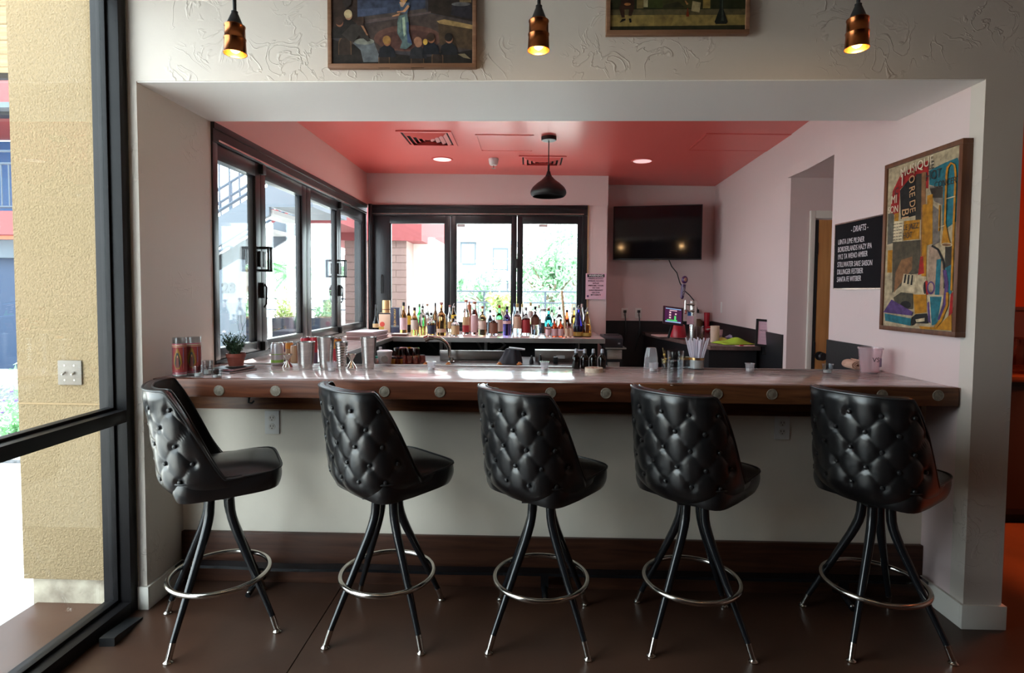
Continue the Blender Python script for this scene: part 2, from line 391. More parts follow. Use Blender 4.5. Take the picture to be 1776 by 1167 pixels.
# side wall above the doorway and beyond; it runs very slightly outward to the back
def wr(y): return XR if y < 3.2 else XR+(y-3.2)*.055
g = G().prism([(XR, 3.66), (wr(4.39), 4.39), (wr(YTV), YTV), (wr(YTV)+.15, YTV), (2.075, 3.66)], 2, 2.328, 2.76)
struct('wall_right', g, WALLBAR, 'pink tinged wall band above the doorway right of the bar')
g = G().prism([(wr(4.39), 4.39), (wr(YTV), YTV), (2.86, YTV), (2.86, 4.39)], 2, 0, 2.33)
struct('wall_right', g, WALLBAR, 'pink tinged wall between the doorway and the television corner')
struct('wall_doorway', G().box(2.076, 2.86, 3.56, 3.66, 0, 2.33), WALLBAR, 'near side of the doorway recess right of the bar')
struct('ceiling', G().box(1.95, 2.86, 3.661, 4.389, 2.3275, 2.40), WALLBAR, 'low ceiling of the doorway recess', 'ceiling')
struct('wall_doorway', G().box(2.75, 2.85, 3.66, 4.39, 0, 2.33), WALLBAR, 'end of the doorway recess beyond the wooden door')
# window walls of the bar
g = G().box(-1.86, XL, YB, 6.2, ZB, 2.80)
struct('wall_left', g, SALMON, 'wall band coloured with salmon ceiling bounce above the folding window on the left')
struct('wall_left', G().box(-1.86, XL, YB, 6.2, 0, 1.0), HALFW, 'low wall under the folding window on the left')
g = G().box(XL, .83, YW, 6.2, ZB, 2.80); g.box(.62, .825, YW+.004, 6.2, 0, ZB)
struct('wall_back', g, WALLBAR, 'pale wall band above the back window and the post beside it with the warning sign')
struct('wall_back', G().box(XL, .62, YW, 6.2, 0, 1.0), BLACKM, 'dark low wall under the back window')
struct('wall_back', G().box(.825, 2.2, YTV, 6.7, 0, 2.80), WALLBAR, 'wall behind the wall-mounted television')
struct('wall_back', G().box(.70, .823, 6.195, YTV, 0, 2.80), WALLBAR, 'short return wall between the post and the television wall')
# the coral ceiling of the bar, a touch higher on the left
zl, zr = 2.697, 2.655
g = G().add([(-1.8, YB, zl), (2.25, YB, zr), (2.25, 6.7, zr), (-1.8, 6.7, zl), (-1.8, YB, 2.80), (2.25, YB, 2.80), (2.25, 6.7, 2.80), (-1.8, 6.7, 2.80)],
            [(0, 3, 2, 1), (4, 5, 6, 7), (0, 1, 5, 4), (1, 2, 6, 5), (2, 3, 7, 6), (3, 0, 4, 7)])
struct('ceiling', g, CORAL, 'glossy coral red ceiling over the bar', 'ceiling')
def zceil(x): return zl+(zr-zl)*(x+1.8)/4.05
# half wall under the counter, its dark kick board, the black dado
struct('wall_bar', G().box(XL, XR, 2.756, 2.876, 0, .962), HALFW, 'scuffed cream half wall under the bar counter behind the stools')
struct('baseboard_bar', G().box(XL+.004, XR-.002, 2.734, 2.756, 0, .249), WALNUTD, 'tall dark wooden kick board along the foot of the bar wall', 'baseboard', bevel=.003)
struct('baseboard_right', G().box(XR-.014, XR, YF, 2.733, 0, .105).box(XR-.014, 2.089, YF-.014, YF, 0, .105).box(2.075, 2.089, YF, 3.5, 0, .105), TRIMW, 'pale baseboard wrapped around the foot of the right pier', 'baseboard', bevel=.002)
struct('baseboard_left', G().box(XL, XL+.014, YF, 2.733, 0, .105).box(-1.758, XL+.014, YF-.014, YF, 0, .105), TRIMW, 'pale baseboard along the foot of the left jamb', 'baseboard', bevel=.002)
struct('trim_dado', G().box(.83, wr(YTV), YTV-.012, YTV, 0, 1.13), BLACKM, 'black dado panel on the wall under the television', 'panel')
g = G().prism([(wr(4.45)-.012, 4.45), (wr(YTV)-.012, YTV-.014), (wr(YTV), YTV-.014), (wr(4.45), 4.45)], 2, 0, 1.135)
struct('trim_dado', g, BLACKM, 'black dado panel on the side wall behind the drinks station', 'panel')
struct('trim_dado', G().box(XR-.014, XR, 3.20, 3.655, .9, 1.165), BLACKM, 'black dado panel on the side wall under the drafts board', 'panel')
# doorway: white casing and a wooden door with a dark knob
d0 = aY(1400, 500, 4.39).x; d1 = aY(1413, 500, 4.39).x
dt = aY(1413, 382, 4.39).z
g = G().box(d0, d1-.02, 4.366, 4.389, 0, dt+.07).box(d1-.02, 2.745, 4.366, 4.389, dt+.012, dt+.07)
struct('trim_doorway', g, TRIMW, 'white casing around the wooden door in the recess', 'trim', bevel=.003)
door = thing('door_1', 'light birch door with a dark round knob in the recess right of the bar', 'door', (d1, 4.365, 0), kind='structure')
part('door_leaf', G().box(.004, 2.744-d1, -.001, .022, .008, dt), DOORW, door, bevel=.002)
part('door_edge', G().box(-.016, .002, -.003, .022, .008, dt), BLACKP, door)
k = aY(1425, 618, 4.33)
Mk = Matrix.Translation((k.x-d1, -.002, k.z)) @ Matrix.Rotation(PI/2, 4, 'X')
part('door_knob', G().lathe([(.034, 0), (.034, .006), (.012, .008), (.012, .03), (.026, .036), (.032, .05), (.026, .064), (.008, .068)], 18, M=Mk), BLACKM, door)
for hz in (.55, 1.0, 1.75):
    part('hinge', G().box(-.014, .002, -.009, -.003, hz, hz+.09), BLACKM, door)

# ---------------------------------------------------------------- window_1: the storefront on the left
SX0, SX1 = -1.885, -1.762
wn = thing('window_1', 'tall dark metal storefront window left of the bar', 'window', (0, 0, 0), kind='structure')
def mullion(y0, y1):
    g = G().box(SX0, SX1, y0, y1, 0, 2.85)
    g.box(SX0+.035, SX1-.05, y0-.012, y0, .06, 2.8)           # glazing stop
    return g
part('mullion', mullion(2.430, 2.478), FRAMEL, wn, bevel=.002, label='dark mullion against the plaster pier')
part('mullion', mullion(.55, .60), FRAMEL, wn, bevel=.002)
part('bottom_rail', G().box(SX0, SX1, .6, 2.43, 0, .055).box(SX0+.035, SX1-.05, .6, 2.43, .055, .07), FRAMEL, wn, bevel=.002)
part('middle_rail', G().box(SX0, SX1, .6, 2.43, .868, .922).box(SX0+.035, SX1-.05, .6, 2.43, .922, .934), FRAMEL, wn, bevel=.002)
part('top_rail', G().box(SX0, SX1, .6, 2.43, 2.78, 2.85), FRAMEL, wn, bevel=.002)
gx = -1.832
for y0, y1 in ((.6, 2.418),):
    part('glass_pane', G().box(gx-.003, gx+.003, y0, y1, .07, .868), GLASS, wn, smooth=0)
    part('glass_pane', G().box(gx-.003, gx+.003, y0, y1, .934, 2.78), GLASS, wn, smooth=0)

# ---------------------------------------------------------------- window_2 and window_3: black folding windows of the bar
ZG0, ZG1 = 1.125, 2.168
def folding(name, label, edges, wall, u0, u1, handles):
    """wall='L': panels run along Y in the plane X=XL; wall='B': along X in the plane Y=YW"""
    w = thing(name, label, 'window', (0, 0, 0), kind='structure')
    def bx(g, a, b, d0, d1, z0, z1):
        if wall == 'L': g.box(XL-d1, XL-d0, a, b, z0, z1)
        else: g.box(a, b, YW+d0, YW+d1, z0, z1)
        return g
    g = G(); bx(g, u0, u1, -.012, .11, 2.255, ZB); bx(g, u0, u1, -.02, -.012, 2.325, ZB-.002)
    part('head_frame', g, FRAME, w, bevel=.002)
    g = G(); bx(g, u0, u1, -.012, .11, .995, 1.062); part('sill_frame', g, FRAME, w, bevel=.002)
    g = G(); bx(g, u0, u0+.05, -.008, .11, 1.06, 2.26); part('jamb_frame', g, FRAME, w, bevel=.002)
    g = G(); bx(g, u1-.05, u1, -.008, .11, 1.06, 2.26); part('jamb_frame', g, FRAME, w, bevel=.002)
    g = G(); bx(g, u0+.04, u1-.04, -.022, -.013, 2.262, 2.272); part('track_strip', g, STEEL, w)
    for i, (a, b) in enumerate(edges):                         # a..b is the glass; the sash reaches half way to the next glass
        lo = u0+.052 if i == 0 else (edges[i-1][1]+a)/2+.002
        hi = u1-.052 if i == len(edges)-1 else (edges[i+1][0]+b)/2-.002
        g = G()
        bx(g, lo, a, 0, .055, 1.064, 2.252); bx(g, b, hi, 0, .055, 1.064, 2.252)
        bx(g, a, b, 0, .055, ZG1, 2.252); bx(g, a, b, 0, .055, 1.064, ZG0)
        for (p, q) in ((a, a+.012), (b-.012, b)): bx(g, p, q, .012, .045, ZG0, ZG1)
        s = part('sash', g, FRAME, w, bevel=.0015)
        g = G(); bx(g, a, b, .026, .032, ZG0, ZG1); part('glass_pane', g, GLASSC if wall == 'L' else GLASS, s, smooth=0)
    for u in handles:
        for sgn in (-1, 1):
            g = G(); x = XL+.05
            g.box(XL, x+.012, u+sgn*.012, u+sgn*.026, 1.715, 1.73); g.box(XL, x+.012, u+sgn*.012, u+sgn*.026, 1.57, 1.585)
            g.box(x, x+.012, u+sgn*.012, u+sgn*.026, 1.57, 1.73)
            g.box(XL, XL+.012, u+sgn*.004, u+sgn*.04, 1.60, 1.70)
            part('pull_handle', g, BLACKP, w, bevel=.002)
        g = G().box(XL, XL+.022, u-.016, u+.012, 1.40, 1.50).tube([(XL+.02, u, 1.49), (XL+.034, u, 1.47), (XL+.03, u, 1.36), (XL+.02, u-.01, 1.34)], .006, 8)
        part('lock_lever', g, BLACKP, w)
        part('hinge_block', G().box(XL, XL+.03, u-.022, u+.022, 1.064, 1.12), BLACKP, w, bevel=.003)
        part('hinge_block', G().box(XL, XL+.03, u-.022, u+.022, 2.19, 2.25), BLACKP, w, bevel=.003)
    return w
folding('window_2', 'black framed folding window with square pull handles along the left side of the bar',
        [(3.12, 3.559), (3.694, 4.296), (4.469, 5.082), (5.192, 5.887)], 'L', YB+.002, YW-.03, (3.626, 5.137))
w3 = folding('window_3', 'black framed three panel window behind the row of liquor bottles', [(-1.477, -.885), (-.775, -.175), (-.071, .525)], 'B', XL+.022, .617, ())
for u in (-.123,): part('lock_plate', G().box(u-.02, u+.02, YW-.012, YW, 1.70, 1.80), BLACKP, w3, bevel=.002)
part('lock_lever', G().tube([(-1.56, YW-.01, 1.62), (-1.56, YW-.03, 1.60), (-1.56, YW-.03, 1.42)], .008, 8), BLACKP, w3)
struct('trim_corner', G().tube([(XL+.05, YW-.05, 1.05), (XL+.05, YW-.05, ZB)], .022, 12), FRAME, 'rounded black post in the corner between the two folding windows', 'trim')
struct('trim_window', G().box(.617, .632, YW-.006, YW+.05, 1.0, ZB), mk('bare_wood_edge', (.45, .30, .17), .6), 'thin wooden edge strip right of the back window', 'trim')

# ---------------------------------------------------------------- hall on the right with the orange wall
struct('wall_hall', G().box(2.08, 6.2, 5.3, 5.4, 0, 3.3), ORANGE, 'bright orange wall of the hall behind the right pier')
struct('wall_hall', G().box(6.1, 6.2, -4.2, 7.2, 0, 3.3), WALL, 'far side wall of the hall to the right')
struct('wall_hall', G().box(2.08, 6.2, 2.9, 5.4, 3.25, 3.35), WALL, 'hall ceiling', 'ceiling')
struct('wall_left', G().box(-1.9, -1.76, -4.2, .55, 0, 3.3), REAR, 'solid wall behind the camera beyond the storefront glass')
struct('wall_left', G().box(-1.9, -1.76, .55, 2.478, 2.851, 3.3), WALL, 'wall strip above the storefront glass')
struct('wall_rear', G().box(-1.9, 6.2, -4.3, -4.2, 0, 3.35), REAR, 'plain wall behind the camera')

# ================================================================ bar counter
bar = thing('bar_counter', 'long bar counter with pale stone top and thick walnut edge set with round medallions', 'counter', (0, 2.54, 0))
def L(g): return g.xform(Matrix.Translation((0, -2.54, 0)))
part('stone_top', L(G().box(XL+.002, XR-.002, 2.585, 3.09, .992, TOP)), STONE, bar, bevel=.002)
xs = aY(1099, 680, 2.54).x
e0, e1 = XL+.004, XR-.010
part('edge_plank', L(G().box(e0, xs-.0015, 2.54, 2.585, .962, TOP+.003)), WALNUT, bar, bevel=.005, label='darker left walnut edge plank')
part('edge_plank', L(G().box(xs+.0015, e1, 2.54, 2.585, .962, TOP+.005)), WALNUTR, bar, bevel=.005, label='redder right walnut edge plank')
part('apron_board', L(G().box(XL+.05, 1.86, 2.712, 2.754, .872, .962)), WALNUTR, bar, bevel=.003, label='walnut apron board under the overhang')
for px in (380, 478, 573, 667, 763, 859, 955, 1051, 1148, 1244, 1339, 1436, 1530, 1627):
    p = aY(px, 677.3+(px-380)*.0068, 2.54)
    M = Matrix.Translation((p.x, -.0016, p.z)) @ Matrix.Rotation(PI/2, 4, 'X')
    part('medallion', G().lathe([(.0245, -.002), (.0245, .0005), (.022, .0018), (.0215, .0008), (.012, .0008), (.010, .0016)], 24, M=M), PALEDOT, bar)
for px in (432, 1160):
    h = aY(px, 690, 2.62)
    part('bag_hook', L(G().tube([(h.x, 2.64, .955), (h.x, 2.62, .945), (h.x, 2.615, .925), (h.x+.006, 2.63, .917), (h.x+.01, 2.645, .925)], .005, 8).cbox(h.x, 2.645, .957, .03, .03, .008)), BLACKP, bar)
part('back_rail', L(G().box(XL+.01, XR-.01, 3.092, 3.104, 1.0, TOP+.006)), STEELF, bar)

# foot rail
fr = thing('foot_rail', 'black metal foot rail along the floor below the bar', 'rail', (0, 2.665, 0))
pts = [(XL+.03+i*(XR-XL-.07)/60, 0, .121+.006*math.sin(i*.5)*math.exp(-i*.06)) for i in range(61)]
g = G()
for (a, b) in zip(pts[:-1], pts[1:]):
    g.add([(a[0], -.028, a[2]), (b[0], -.028, b[2]), (b[0], .028, b[2]), (a[0], .028, a[2]), (a[0], -.028, a[2]-.014), (b[0], -.028, b[2]-.014), (b[0], .028, b[2]-.014), (a[0], .028, a[2]-.014)],
          [(0, 1, 2, 3), (7, 6, 5, 4), (0, 4, 5, 1), (2, 6, 7, 3)])
part('rail_bar', g, LEG, fr)
for x in (-1.31, .09, 1.50):
    g = G().box(x-.018, x+.018, -.012, .012, .04, .106).tube([(x, .095, .012), (x, .02, .05), (x, -.06, .022), (x, -.085, .012)], [.016, .018, .014, .012], 10)
    b = part('rail_bracket', g, LEG, fr)
    part('bracket_bolt', G().ball((x, -.072, .024), .011, .011, .008, 10, 6), CHROME, b)

# ================================================================ bar stools
SW, SB = .216, .212                                                # half width, half depth of the seat shell
BR = [(z, k) for k, z in enumerate((.700, .773, .846, .919, .992))]  # button rows
DS = .112                                                          # button spacing along the shell
def shell_r(phi, e=2.75):
    s, c = abs(math.sin(phi)), abs(math.cos(phi)); return 1/((s/SW)**e+(c/SB)**e)**(1/e)
def sstep(a, b, x):
    t = min(1, max(0, (x-a)/(b-a))); return t*t*(3-2*t)
def ztop(phi):
    a = abs(phi)/PI*180
    t = .5*sstep(50, 98, a)+.5*min(1, max(0, (a-54)/42))
    z = 1.060-.368*t
    return z
PHM = math.radians(116)
def shell_pt(phi, z, off=0.0):
    """outer surface; off moves inward"""
    r = shell_r(phi)
    h = max(0, (z-.62)/.45)
    k = 1.0
    zb = .600
    if z < .715: k = 1-.30*(1-max(0, min(1, (z-zb)/(.715-zb))))**2.5
    r = r*k-off
    back = math.cos(phi)*.5+.5
    lean = .058*h**1.1*max(0, math.cos(phi*.62))
    flare = 1+.03*h
    return Vector((r*math.sin(phi)*flare, -r*math.cos(phi)-lean, z))
NS, NV = 150, 84
def arc_tab():
    t = [0]; ph = [0]
    for i in range(1, 200):
        p = PHM*i/199; a = shell_pt(ph[-1], .8); b = shell_pt(p, .8); t.append(t[-1]+(b-a).length); ph.append(p)
    return ph, t
_ph, _arc = arc_tab()
def arc(phi): return math.copysign(np.interp(abs(phi), _ph, _arc), phi)
def phi_of(s): return math.copysign(np.interp(abs(s), _arc, _ph), s)
ROWH = .072; Z0 = BR[0][0]
def tuft(s, z):
    """depth of the quilting (0 at creases, 1 in the middle of a pillow)"""
    rows = 4*ROWH
    h = min(max(z-Z0, 0), rows)
    lim = 2.5*DS
    sc = min(max(s, -lim), lim)
    p = sc/DS+h/(2*ROWH); q = sc/DS-h/(2*ROWH)
    f = (abs(math.sin(PI*p))*abs(math.sin(PI*q)))**.42
    f += (1-f)*sstep(lim, lim+.03, abs(s))
    # beside buttons the surface sinks further
    bp = 1.0
    j = round(h/ROWH)
    for jj in (j-1, j, j+1):
        if 0 <= jj <= 4:
            o = 0 if jj % 2 == 0 else .5
            i = round(s/DS-o); i = max(-2 if o == 0 else -3, min(2, i))
            d = math.hypot(s-(i+o)*DS, (z-Z0-jj*ROWH))
            bp = min(bp, sstep(0, .030, d))
    edge = sstep(.0, .035, ztop(phi_of(s))-z)*sstep(.61, .695, z)
    return (f*.55+.45)*(.25+.75*bp), edge
def outer(u, v):
    phi = (u*2-1)*PHM; zt = ztop(phi); z = .600+(zt-.600)*v
    s = arc(phi); t, e = tuft(s, z)
    return tuple(shell_pt(phi, z, -.013*e*t+.006*e))
def inner(u, v):
    phi = (u*2-1)*PHM; zt = ztop(phi); z = .622+(zt-.622)*v
    return tuple(shell_pt(phi, z, .034-.006*math.sin(PI*v)))
def make_stool(loc, leg_rot, seat_rot, label):
    root = thing('bar_stool', label, 'bar stool', loc, 0, 'black tufted bar stools along the bar')
    g = G().grid(outer, NS, NV)
    sh = part('seat_shell', g, LEATHER, root, smooth=70, fixn=False)
    g = G().grid(inner, 70, 30)
    g.f = [f[::-1] for f in g.f]
    # rim and side edges between the two skins
    rimo = [outer(i/69, 1) for i in range(70)]; rimi = [inner(i/69, 1) for i in range(70)]
    rimm = [tuple((Vector(a)+Vector(b))/2+Vector((0, 0, .008))) for a, b in zip(rimo, rimi)]
    g.add(rimo+rimm+rimi, [(i, i+1, 71+i, 70+i) for i in range(69)]+[(70+i, 71+i, 141+i, 140+i) for i in range(69)])
    for u in (0, 1):
        A = [outer(u, j/20) for j in range(21)]; B = [inner(u, j/20) for j in range(21)]
        g.add(A+B, [(i, i+1, 22+i, 21+i) for i in range(20)])
    part('back_lining', g, LEATHER, root, smooth=60)
    rim = [outer(i/119, 1) for i in range(120)]
    part('rim_piping', G().tube([tuple(Vector(p)+Vector((0, 0, .001))) for p in rim], .0048, 8), BUTTON, root)
    part('inner_piping', G().tube([tuple(Vector(inner(i/119, 1))+Vector((0, 0, .003))) for i in range(120)], .0042, 8), BUTTON, root)
    k = 0
    for j in range(5):
        o = 0 if j % 2 == 0 else .5
        for i in range(-3, 3):
            if o == 0 and i < -2: continue
            s = (i+o)*DS; z = Z0+j*ROWH; phi = phi_of(s)
            if abs(s) > 2.55*DS or z > ztop(phi)-.055: continue
            p = shell_pt(phi, z, -.0005); nrm = Vector((math.sin(phi)*1.0, -math.cos(phi), -.12)).normalized()
            M = Matrix.Translation(p) @ nrm.to_track_quat('Z', 'Y').to_matrix().to_4x4()
            b = part('button', G().lathe([(.0085, -.004), (.0088, .001), (.0068, .0042), (.003, .0056)], 12, M=M), BUTTON, sh)
    # boxed seat cushion
    def plan(a, grow=0.0):
        e = 6.0; w = SW-.010+grow; d0 = SB-.045+grow; d1 = .240+grow
        d = d1 if math.cos(a) > 0 else d0
        r = 1/((abs(math.sin(a))/w)**e+(abs(math.cos(a))/d)**e)**(1/e)
        return Vector((r*math.sin(a), r*math.cos(a), 0))
    def cush(u, v):
        a = u*2*PI
        if v < .12: k = .0+v/.12*.93; z = .606; q = plan(a, -.012)*k
        elif v < .5:
            t = (v-.12)/.38; q = plan(a, .004*math.sin(PI*t)-.010*(1-t)**3); z = .608+.082*t
        else:
            t = (v-.5)/.5; q = plan(a, -.001)*(1-t)**.9; z = .690+.034*(1-(1-t)**2.6)
        z += .012*max(0, q.y/.24)*(1 if v >= .12 else 0)
        return (q.x, q.y, z)
    cu = part('seat_cushion', G().grid(cush, 64, 40, True), LEATHER, root, smooth=50)
    part('cushion_piping', G().tube([tuple(plan(i/80*2*PI, .002)+Vector((0, 0, .691+.012*max(0, plan(i/80*2*PI).y/.24)))) for i in range(80)], .0045, 8, True), BUTTON, cu)
    for o in list(root.children): o.rotation_euler = (0, 0, seat_rot)
    part('swivel_plate', G().lathe([(.10, .588), (.105, .592), (.105, .604), (.10, .608)], 24).box(-.085, .085, -.085, .085, .578, .590), BLACKP, root)
    for q in range(4):
        a = PI/4+q*PI/2+leg_rot; d = Vector((math.cos(a), math.sin(a), 0))
        prof = [(.052, .587), (.054, .545), (.057, .505), (.064, .475), (.077, .44), (.092, .405)]
        x0, z0 = prof[-1]
        for t in (.25, .5, .75, .93): prof.append((x0+(.276-x0)*t, z0+(.030-z0)*t))
        g = G().tube([tuple(d*r+Vector((0, 0, z))) for r, z in prof], [.0195, .0195, .0195, .0192, .0188, .018, .0162, .0145, .0125, .0115], 14)
        lg = part('leg', g, LEG, root)
        a0 = d*(x0+(.276-x0)*.90)+Vector((0, 0, z0+(.030-z0)*.90)); a1 = d*.279+Vector((0, 0, .012))
        g = G().tube([tuple(a0), tuple(a1)], [.0128, .0118], 12)
        g.lathe([(.012, .0), (.0175, .001), (.0185, .006), (.012, .012), (.010, .018)], 14, c=tuple(d*.281))
        part('foot_glide', g, CHROME, lg)
    part('foot_ring', G().tube([(.199*math.cos(i*2*PI/72), .199*math.sin(i*2*PI/72), .226) for i in range(72)], .0108, 12, True), CHROME, root)
    return root
R = math.radians
make_stool((-1.330, 2.385, 0), R(33), -R(60), 'black tufted bar stool nearest the storefront window, lit silvery from the left')
make_stool((-.604, 2.415, 0), R(-3), -R(42), 'second black tufted bar stool from the storefront window')
make_stool((.066, 2.405, 0), R(-4), -R(42), 'middle one of the five black tufted bar stools')
make_stool((.713, 2.415, 0), R(-3), -R(46), 'black tufted bar stool second from the right pier')
make_stool((1.490, 2.425, 0), R(0), -R(55), 'darkest black tufted bar stool nearest the right pier')

# ================================================================ hanging lamps
def copper_lamp(px, label, tilt):
    b = aY(px[0], px[1], 2.02); t = aY(px[2], px[3], 2.02)          # middle of the mouth, top of the shade
    h = t.z-b.z
    r = thing('pendant_lamp', label, 'lamp', (b.x, b.y, b.z), 0, 'copper pendant lamps over the bar stools')
    s = h/.118
    prof = [(.0385, 0), (.0395, .002), (.0378, .006), (.0355, .05), (.037, .054), (.0372, .058), (.0348, .062), (.0335, .098), (.0352, .101), (.0352, .105), (.029, .110), (.022, .114)]
    g = G().lathe([(a*1.0, z*s) for a, z in prof], 30, cap0=False, cap1=True)
    part('shade', g, COPPER, r, smooth=50)
    part('shade_lining', G().lathe([(.0375, .001), (.0355, .01), (.033, .06), (.030, .085*s)], 30, cap0=False), COPIN, r, smooth=50)
    part('bulb', G().ball((0, 0, .030), .021, .021, .027, 16, 10), BULB, r)
    part('socket_cap', G().lathe([(.0285, .108*s), (.024, .118*s), (.015, .142*s), (.011, .152*s), (.0115, .158*s), (.006, .162*s)], 20), BLACKP, r)
    part('cord', G().tube([(0, 0, .155*s), (0, 0, 3.25-b.z)], .0062, 10), BLACKP, r)
    l = bpy.data.lights.new('lamp_glow', 'POINT'); l.energy = 1.6; l.color = (1, .62, .28); l.shadow_soft_size = .015
    lo = link('lamp_glow', l, r, (0, 0, -.012))
    return r
copper_lamp((408, 94, 405, 39), 'copper pendant lamp at the left end of the bar', 0)
copper_lamp((934, 88, 934, 30), 'copper pendant lamp hanging between the two pictures', 0)
copper_lamp((1486, 85, 1485, 27), 'copper pendant lamp hanging at the right end of the bar', 0)

# dome pendant inside the bar
DY = 4.55
zc = zceil(.157)
dm = aY(951, 341, DY); dtp = aY(951.5, 297, DY)
r = thing('dome_pendant', 'matte black onion shaped pendant lamp hanging from the coral ceiling', 'lamp', (dm.x, DY, dm.z))
H_ = dtp.z-dm.z; W_ = .5*62*DY/985
prof = [(.87, .0), (.96, .06), (1.0, .15), (.98, .24), (.88, .36), (.66, .50), (.40, .63), (.22, .76), (.13, .88), (.085, 1.0)]
part('shade', G().lathe([(a*W_, z*H_) for a, z in prof], 36, cap0=False), BLACKP, r, smooth=60)
part('shade_lining', G().lathe([(a*W_*.97, z*H_+.004) for a, z in prof[:8]], 36, cap0=False), BLACKP, r, smooth=60)
part('bulb', G().ball((0, 0, .09), .028, .028, .035, 14, 8), WHITEP, r)
part('rod', G().tube([(0, 0, H_), (0, 0, H_+.05)], .009, 10).tube([(0, 0, H_+.05), (0, 0, zc-dm.z)], .004, 8), BLACKP, r)
part('ceiling_rose', G().lathe([(.055, zc-dm.z-.03), (.06, zc-dm.z-.026), (.06, zc-dm.z-.001)], 28), BLACKP, r)

# ceiling fittings
def on_ceil(px, py):
    p = aZ(px, py, 2.675); p = aZ(px, py, zceil(p.x)); return p
CTILT = math.atan2(zr-zl, 4.05)
def vent(cx, cy_, cz, sx, sy, label):
    v = thing('ceiling_vent', label, 'vent', (cx, cy_, cz-.001), 0, 'square air vents in the coral ceiling')
    v.rotation_euler = (0, -CTILT, 0)
    part('frame', G().box(-sx/2, sx/2, -sy/2, -sy/2+.03, -.008, 0).box(-sx/2, sx/2, sy/2-.03, sy/2, -.008, 0).box(-sx/2, -sx/2+.03, -sy/2+.03, sy/2-.03, -.008, 0).box(sx/2-.03, sx/2, -sy/2+.03, sy/2-.03, -.008, 0), CORAL, v)
    part('backing', G().box(-sx/2+.03, sx/2-.03, -sy/2+.03, sy/2-.03, -.002, -.0005), DARK, v)
    for k in range(4):
        a, b = sx/2-.045-k*.04, sy/2-.045-k*.04
        if b < .02: break
        o = [(-a, -b), (a, -b), (a, b), (-a, b)]; i_ = [(-a+.026, -b+.026), (a-.026, -b+.026), (a-.026, b-.026), (-a+.026, b-.026)]
        vs = [(x, y, -.004) for x, y in o]+[(x, y, -.022) for x, y in i_]+[(x, y, -.001) for x, y in o]+[(x, y, -.019) for x, y in i_]
        fs = [(q, (q+1) % 4, 4+(q+1) % 4, 4+q) for q in range(4)]+[(8+q, 12+q, 12+(q+1) % 4, 8+(q+1) % 4) for q in range(4)]+[(4+q, 4+(q+1) % 4, 12+(q+1) % 4, 12+q) for q in range(4)]
        part('louver', G().add(vs, fs), CORAL, v, smooth=0, fixn=False)
    return v
a, b = on_ceil(683, 226), on_ceil(795, 252)
vent(-.82, (a.y+b.y)/2, zceil(-.82), .43, b.y-a.y, 'larger square air vent in the coral ceiling left of the dome lamp')
a, b = on_ceil(896, 270), on_ceil(982, 286)
vent(.12, (a.y+b.y)/2, zceil(.12), .43, b.y-a.y+.02, 'square air vent in the coral ceiling just behind the dome lamp')
def downlight(px, py, label):
    p = on_ceil(px, py); d = thing('recessed_light', label, 'ceiling light', (p.x, p.y, p.z), 0, 'round recessed lights in the coral ceiling'); d.rotation_euler = (0, -CTILT, 0)
    part('trim_ring', G().lathe([(.082, -.001), (.10, -.001), (.098, -.007), (.084, -.005)], 32, cap0=False, cap1=False), CORAL, d)
    part('reflector', G().lathe([(.084, -.004), (.06, -.002), (.02, -.0015)], 28, cap0=False), mk('frosted_lamp', (.9, .75, .75), .4, emit=((1, .62, .62), .7)), d)
    l = bpy.data.lights.new('downlight_beam', 'SPOT'); l.energy = 42 if px < 900 else 9; l.color = (1, .80, .74); l.spot_size = 2.5; l.spot_blend = .8; l.shadow_soft_size = .06
    link('downlight_beam', l, d, (0, 0, -.02))
downlight(767, 276, 'round recessed light near the window corner of the coral ceiling'); downlight(1114, 279, 'round recessed light above the television')
p = on_ceil(856, 275)
s = thing('sprinkler_head', 'white fire sprinkler head with cup on the coral ceiling', 'sprinkler', (p.x, p.y, p.z))
part('cup', G().lathe([(.045, -.001), (.047, -.006), (.040, -.05), (.030, -.062)], 24), WHITEP, s)
part('deflector', G().tube([(0, 0, -.06), (0, 0, -.088)], .006, 8).lathe([(.020, -.092), (.022, -.090), (.020, -.087)], 16), CHROME, s)
for (u0, v0, u1, v1, lab) in ((824, 233, 925, 262, 'square access panel in the coral ceiling beside the dome lamp'), (1225, 231, 1345, 262, 'square access panel in the darker right part of the coral ceiling')):
    a, b = on_ceil(u0, v0), on_ceil(u1, v1)
    h = thing('access_panel', lab, 'ceiling panel', ((a.x+b.x)/2, (a.y+b.y)/2, zceil((a.x+b.x)/2))); h.rotation_euler = (0, -CTILT, 0)
    w, d = abs(b.x-a.x)/2, abs(b.y-a.y)/2
    part('rim', G().box(-w, w, -d, -d+.012, -.005, 0).box(-w, w, d-.012, d, -.005, 0).box(-w, -w+.012, -d, d, -.005, 0).box(w-.012, w, -d, d, -.005, 0), CORAL, h)
    part('hatch', G().box(-w+.02, w-.02, -d+.02, d-.02, -.004, 0), CORAL, h)

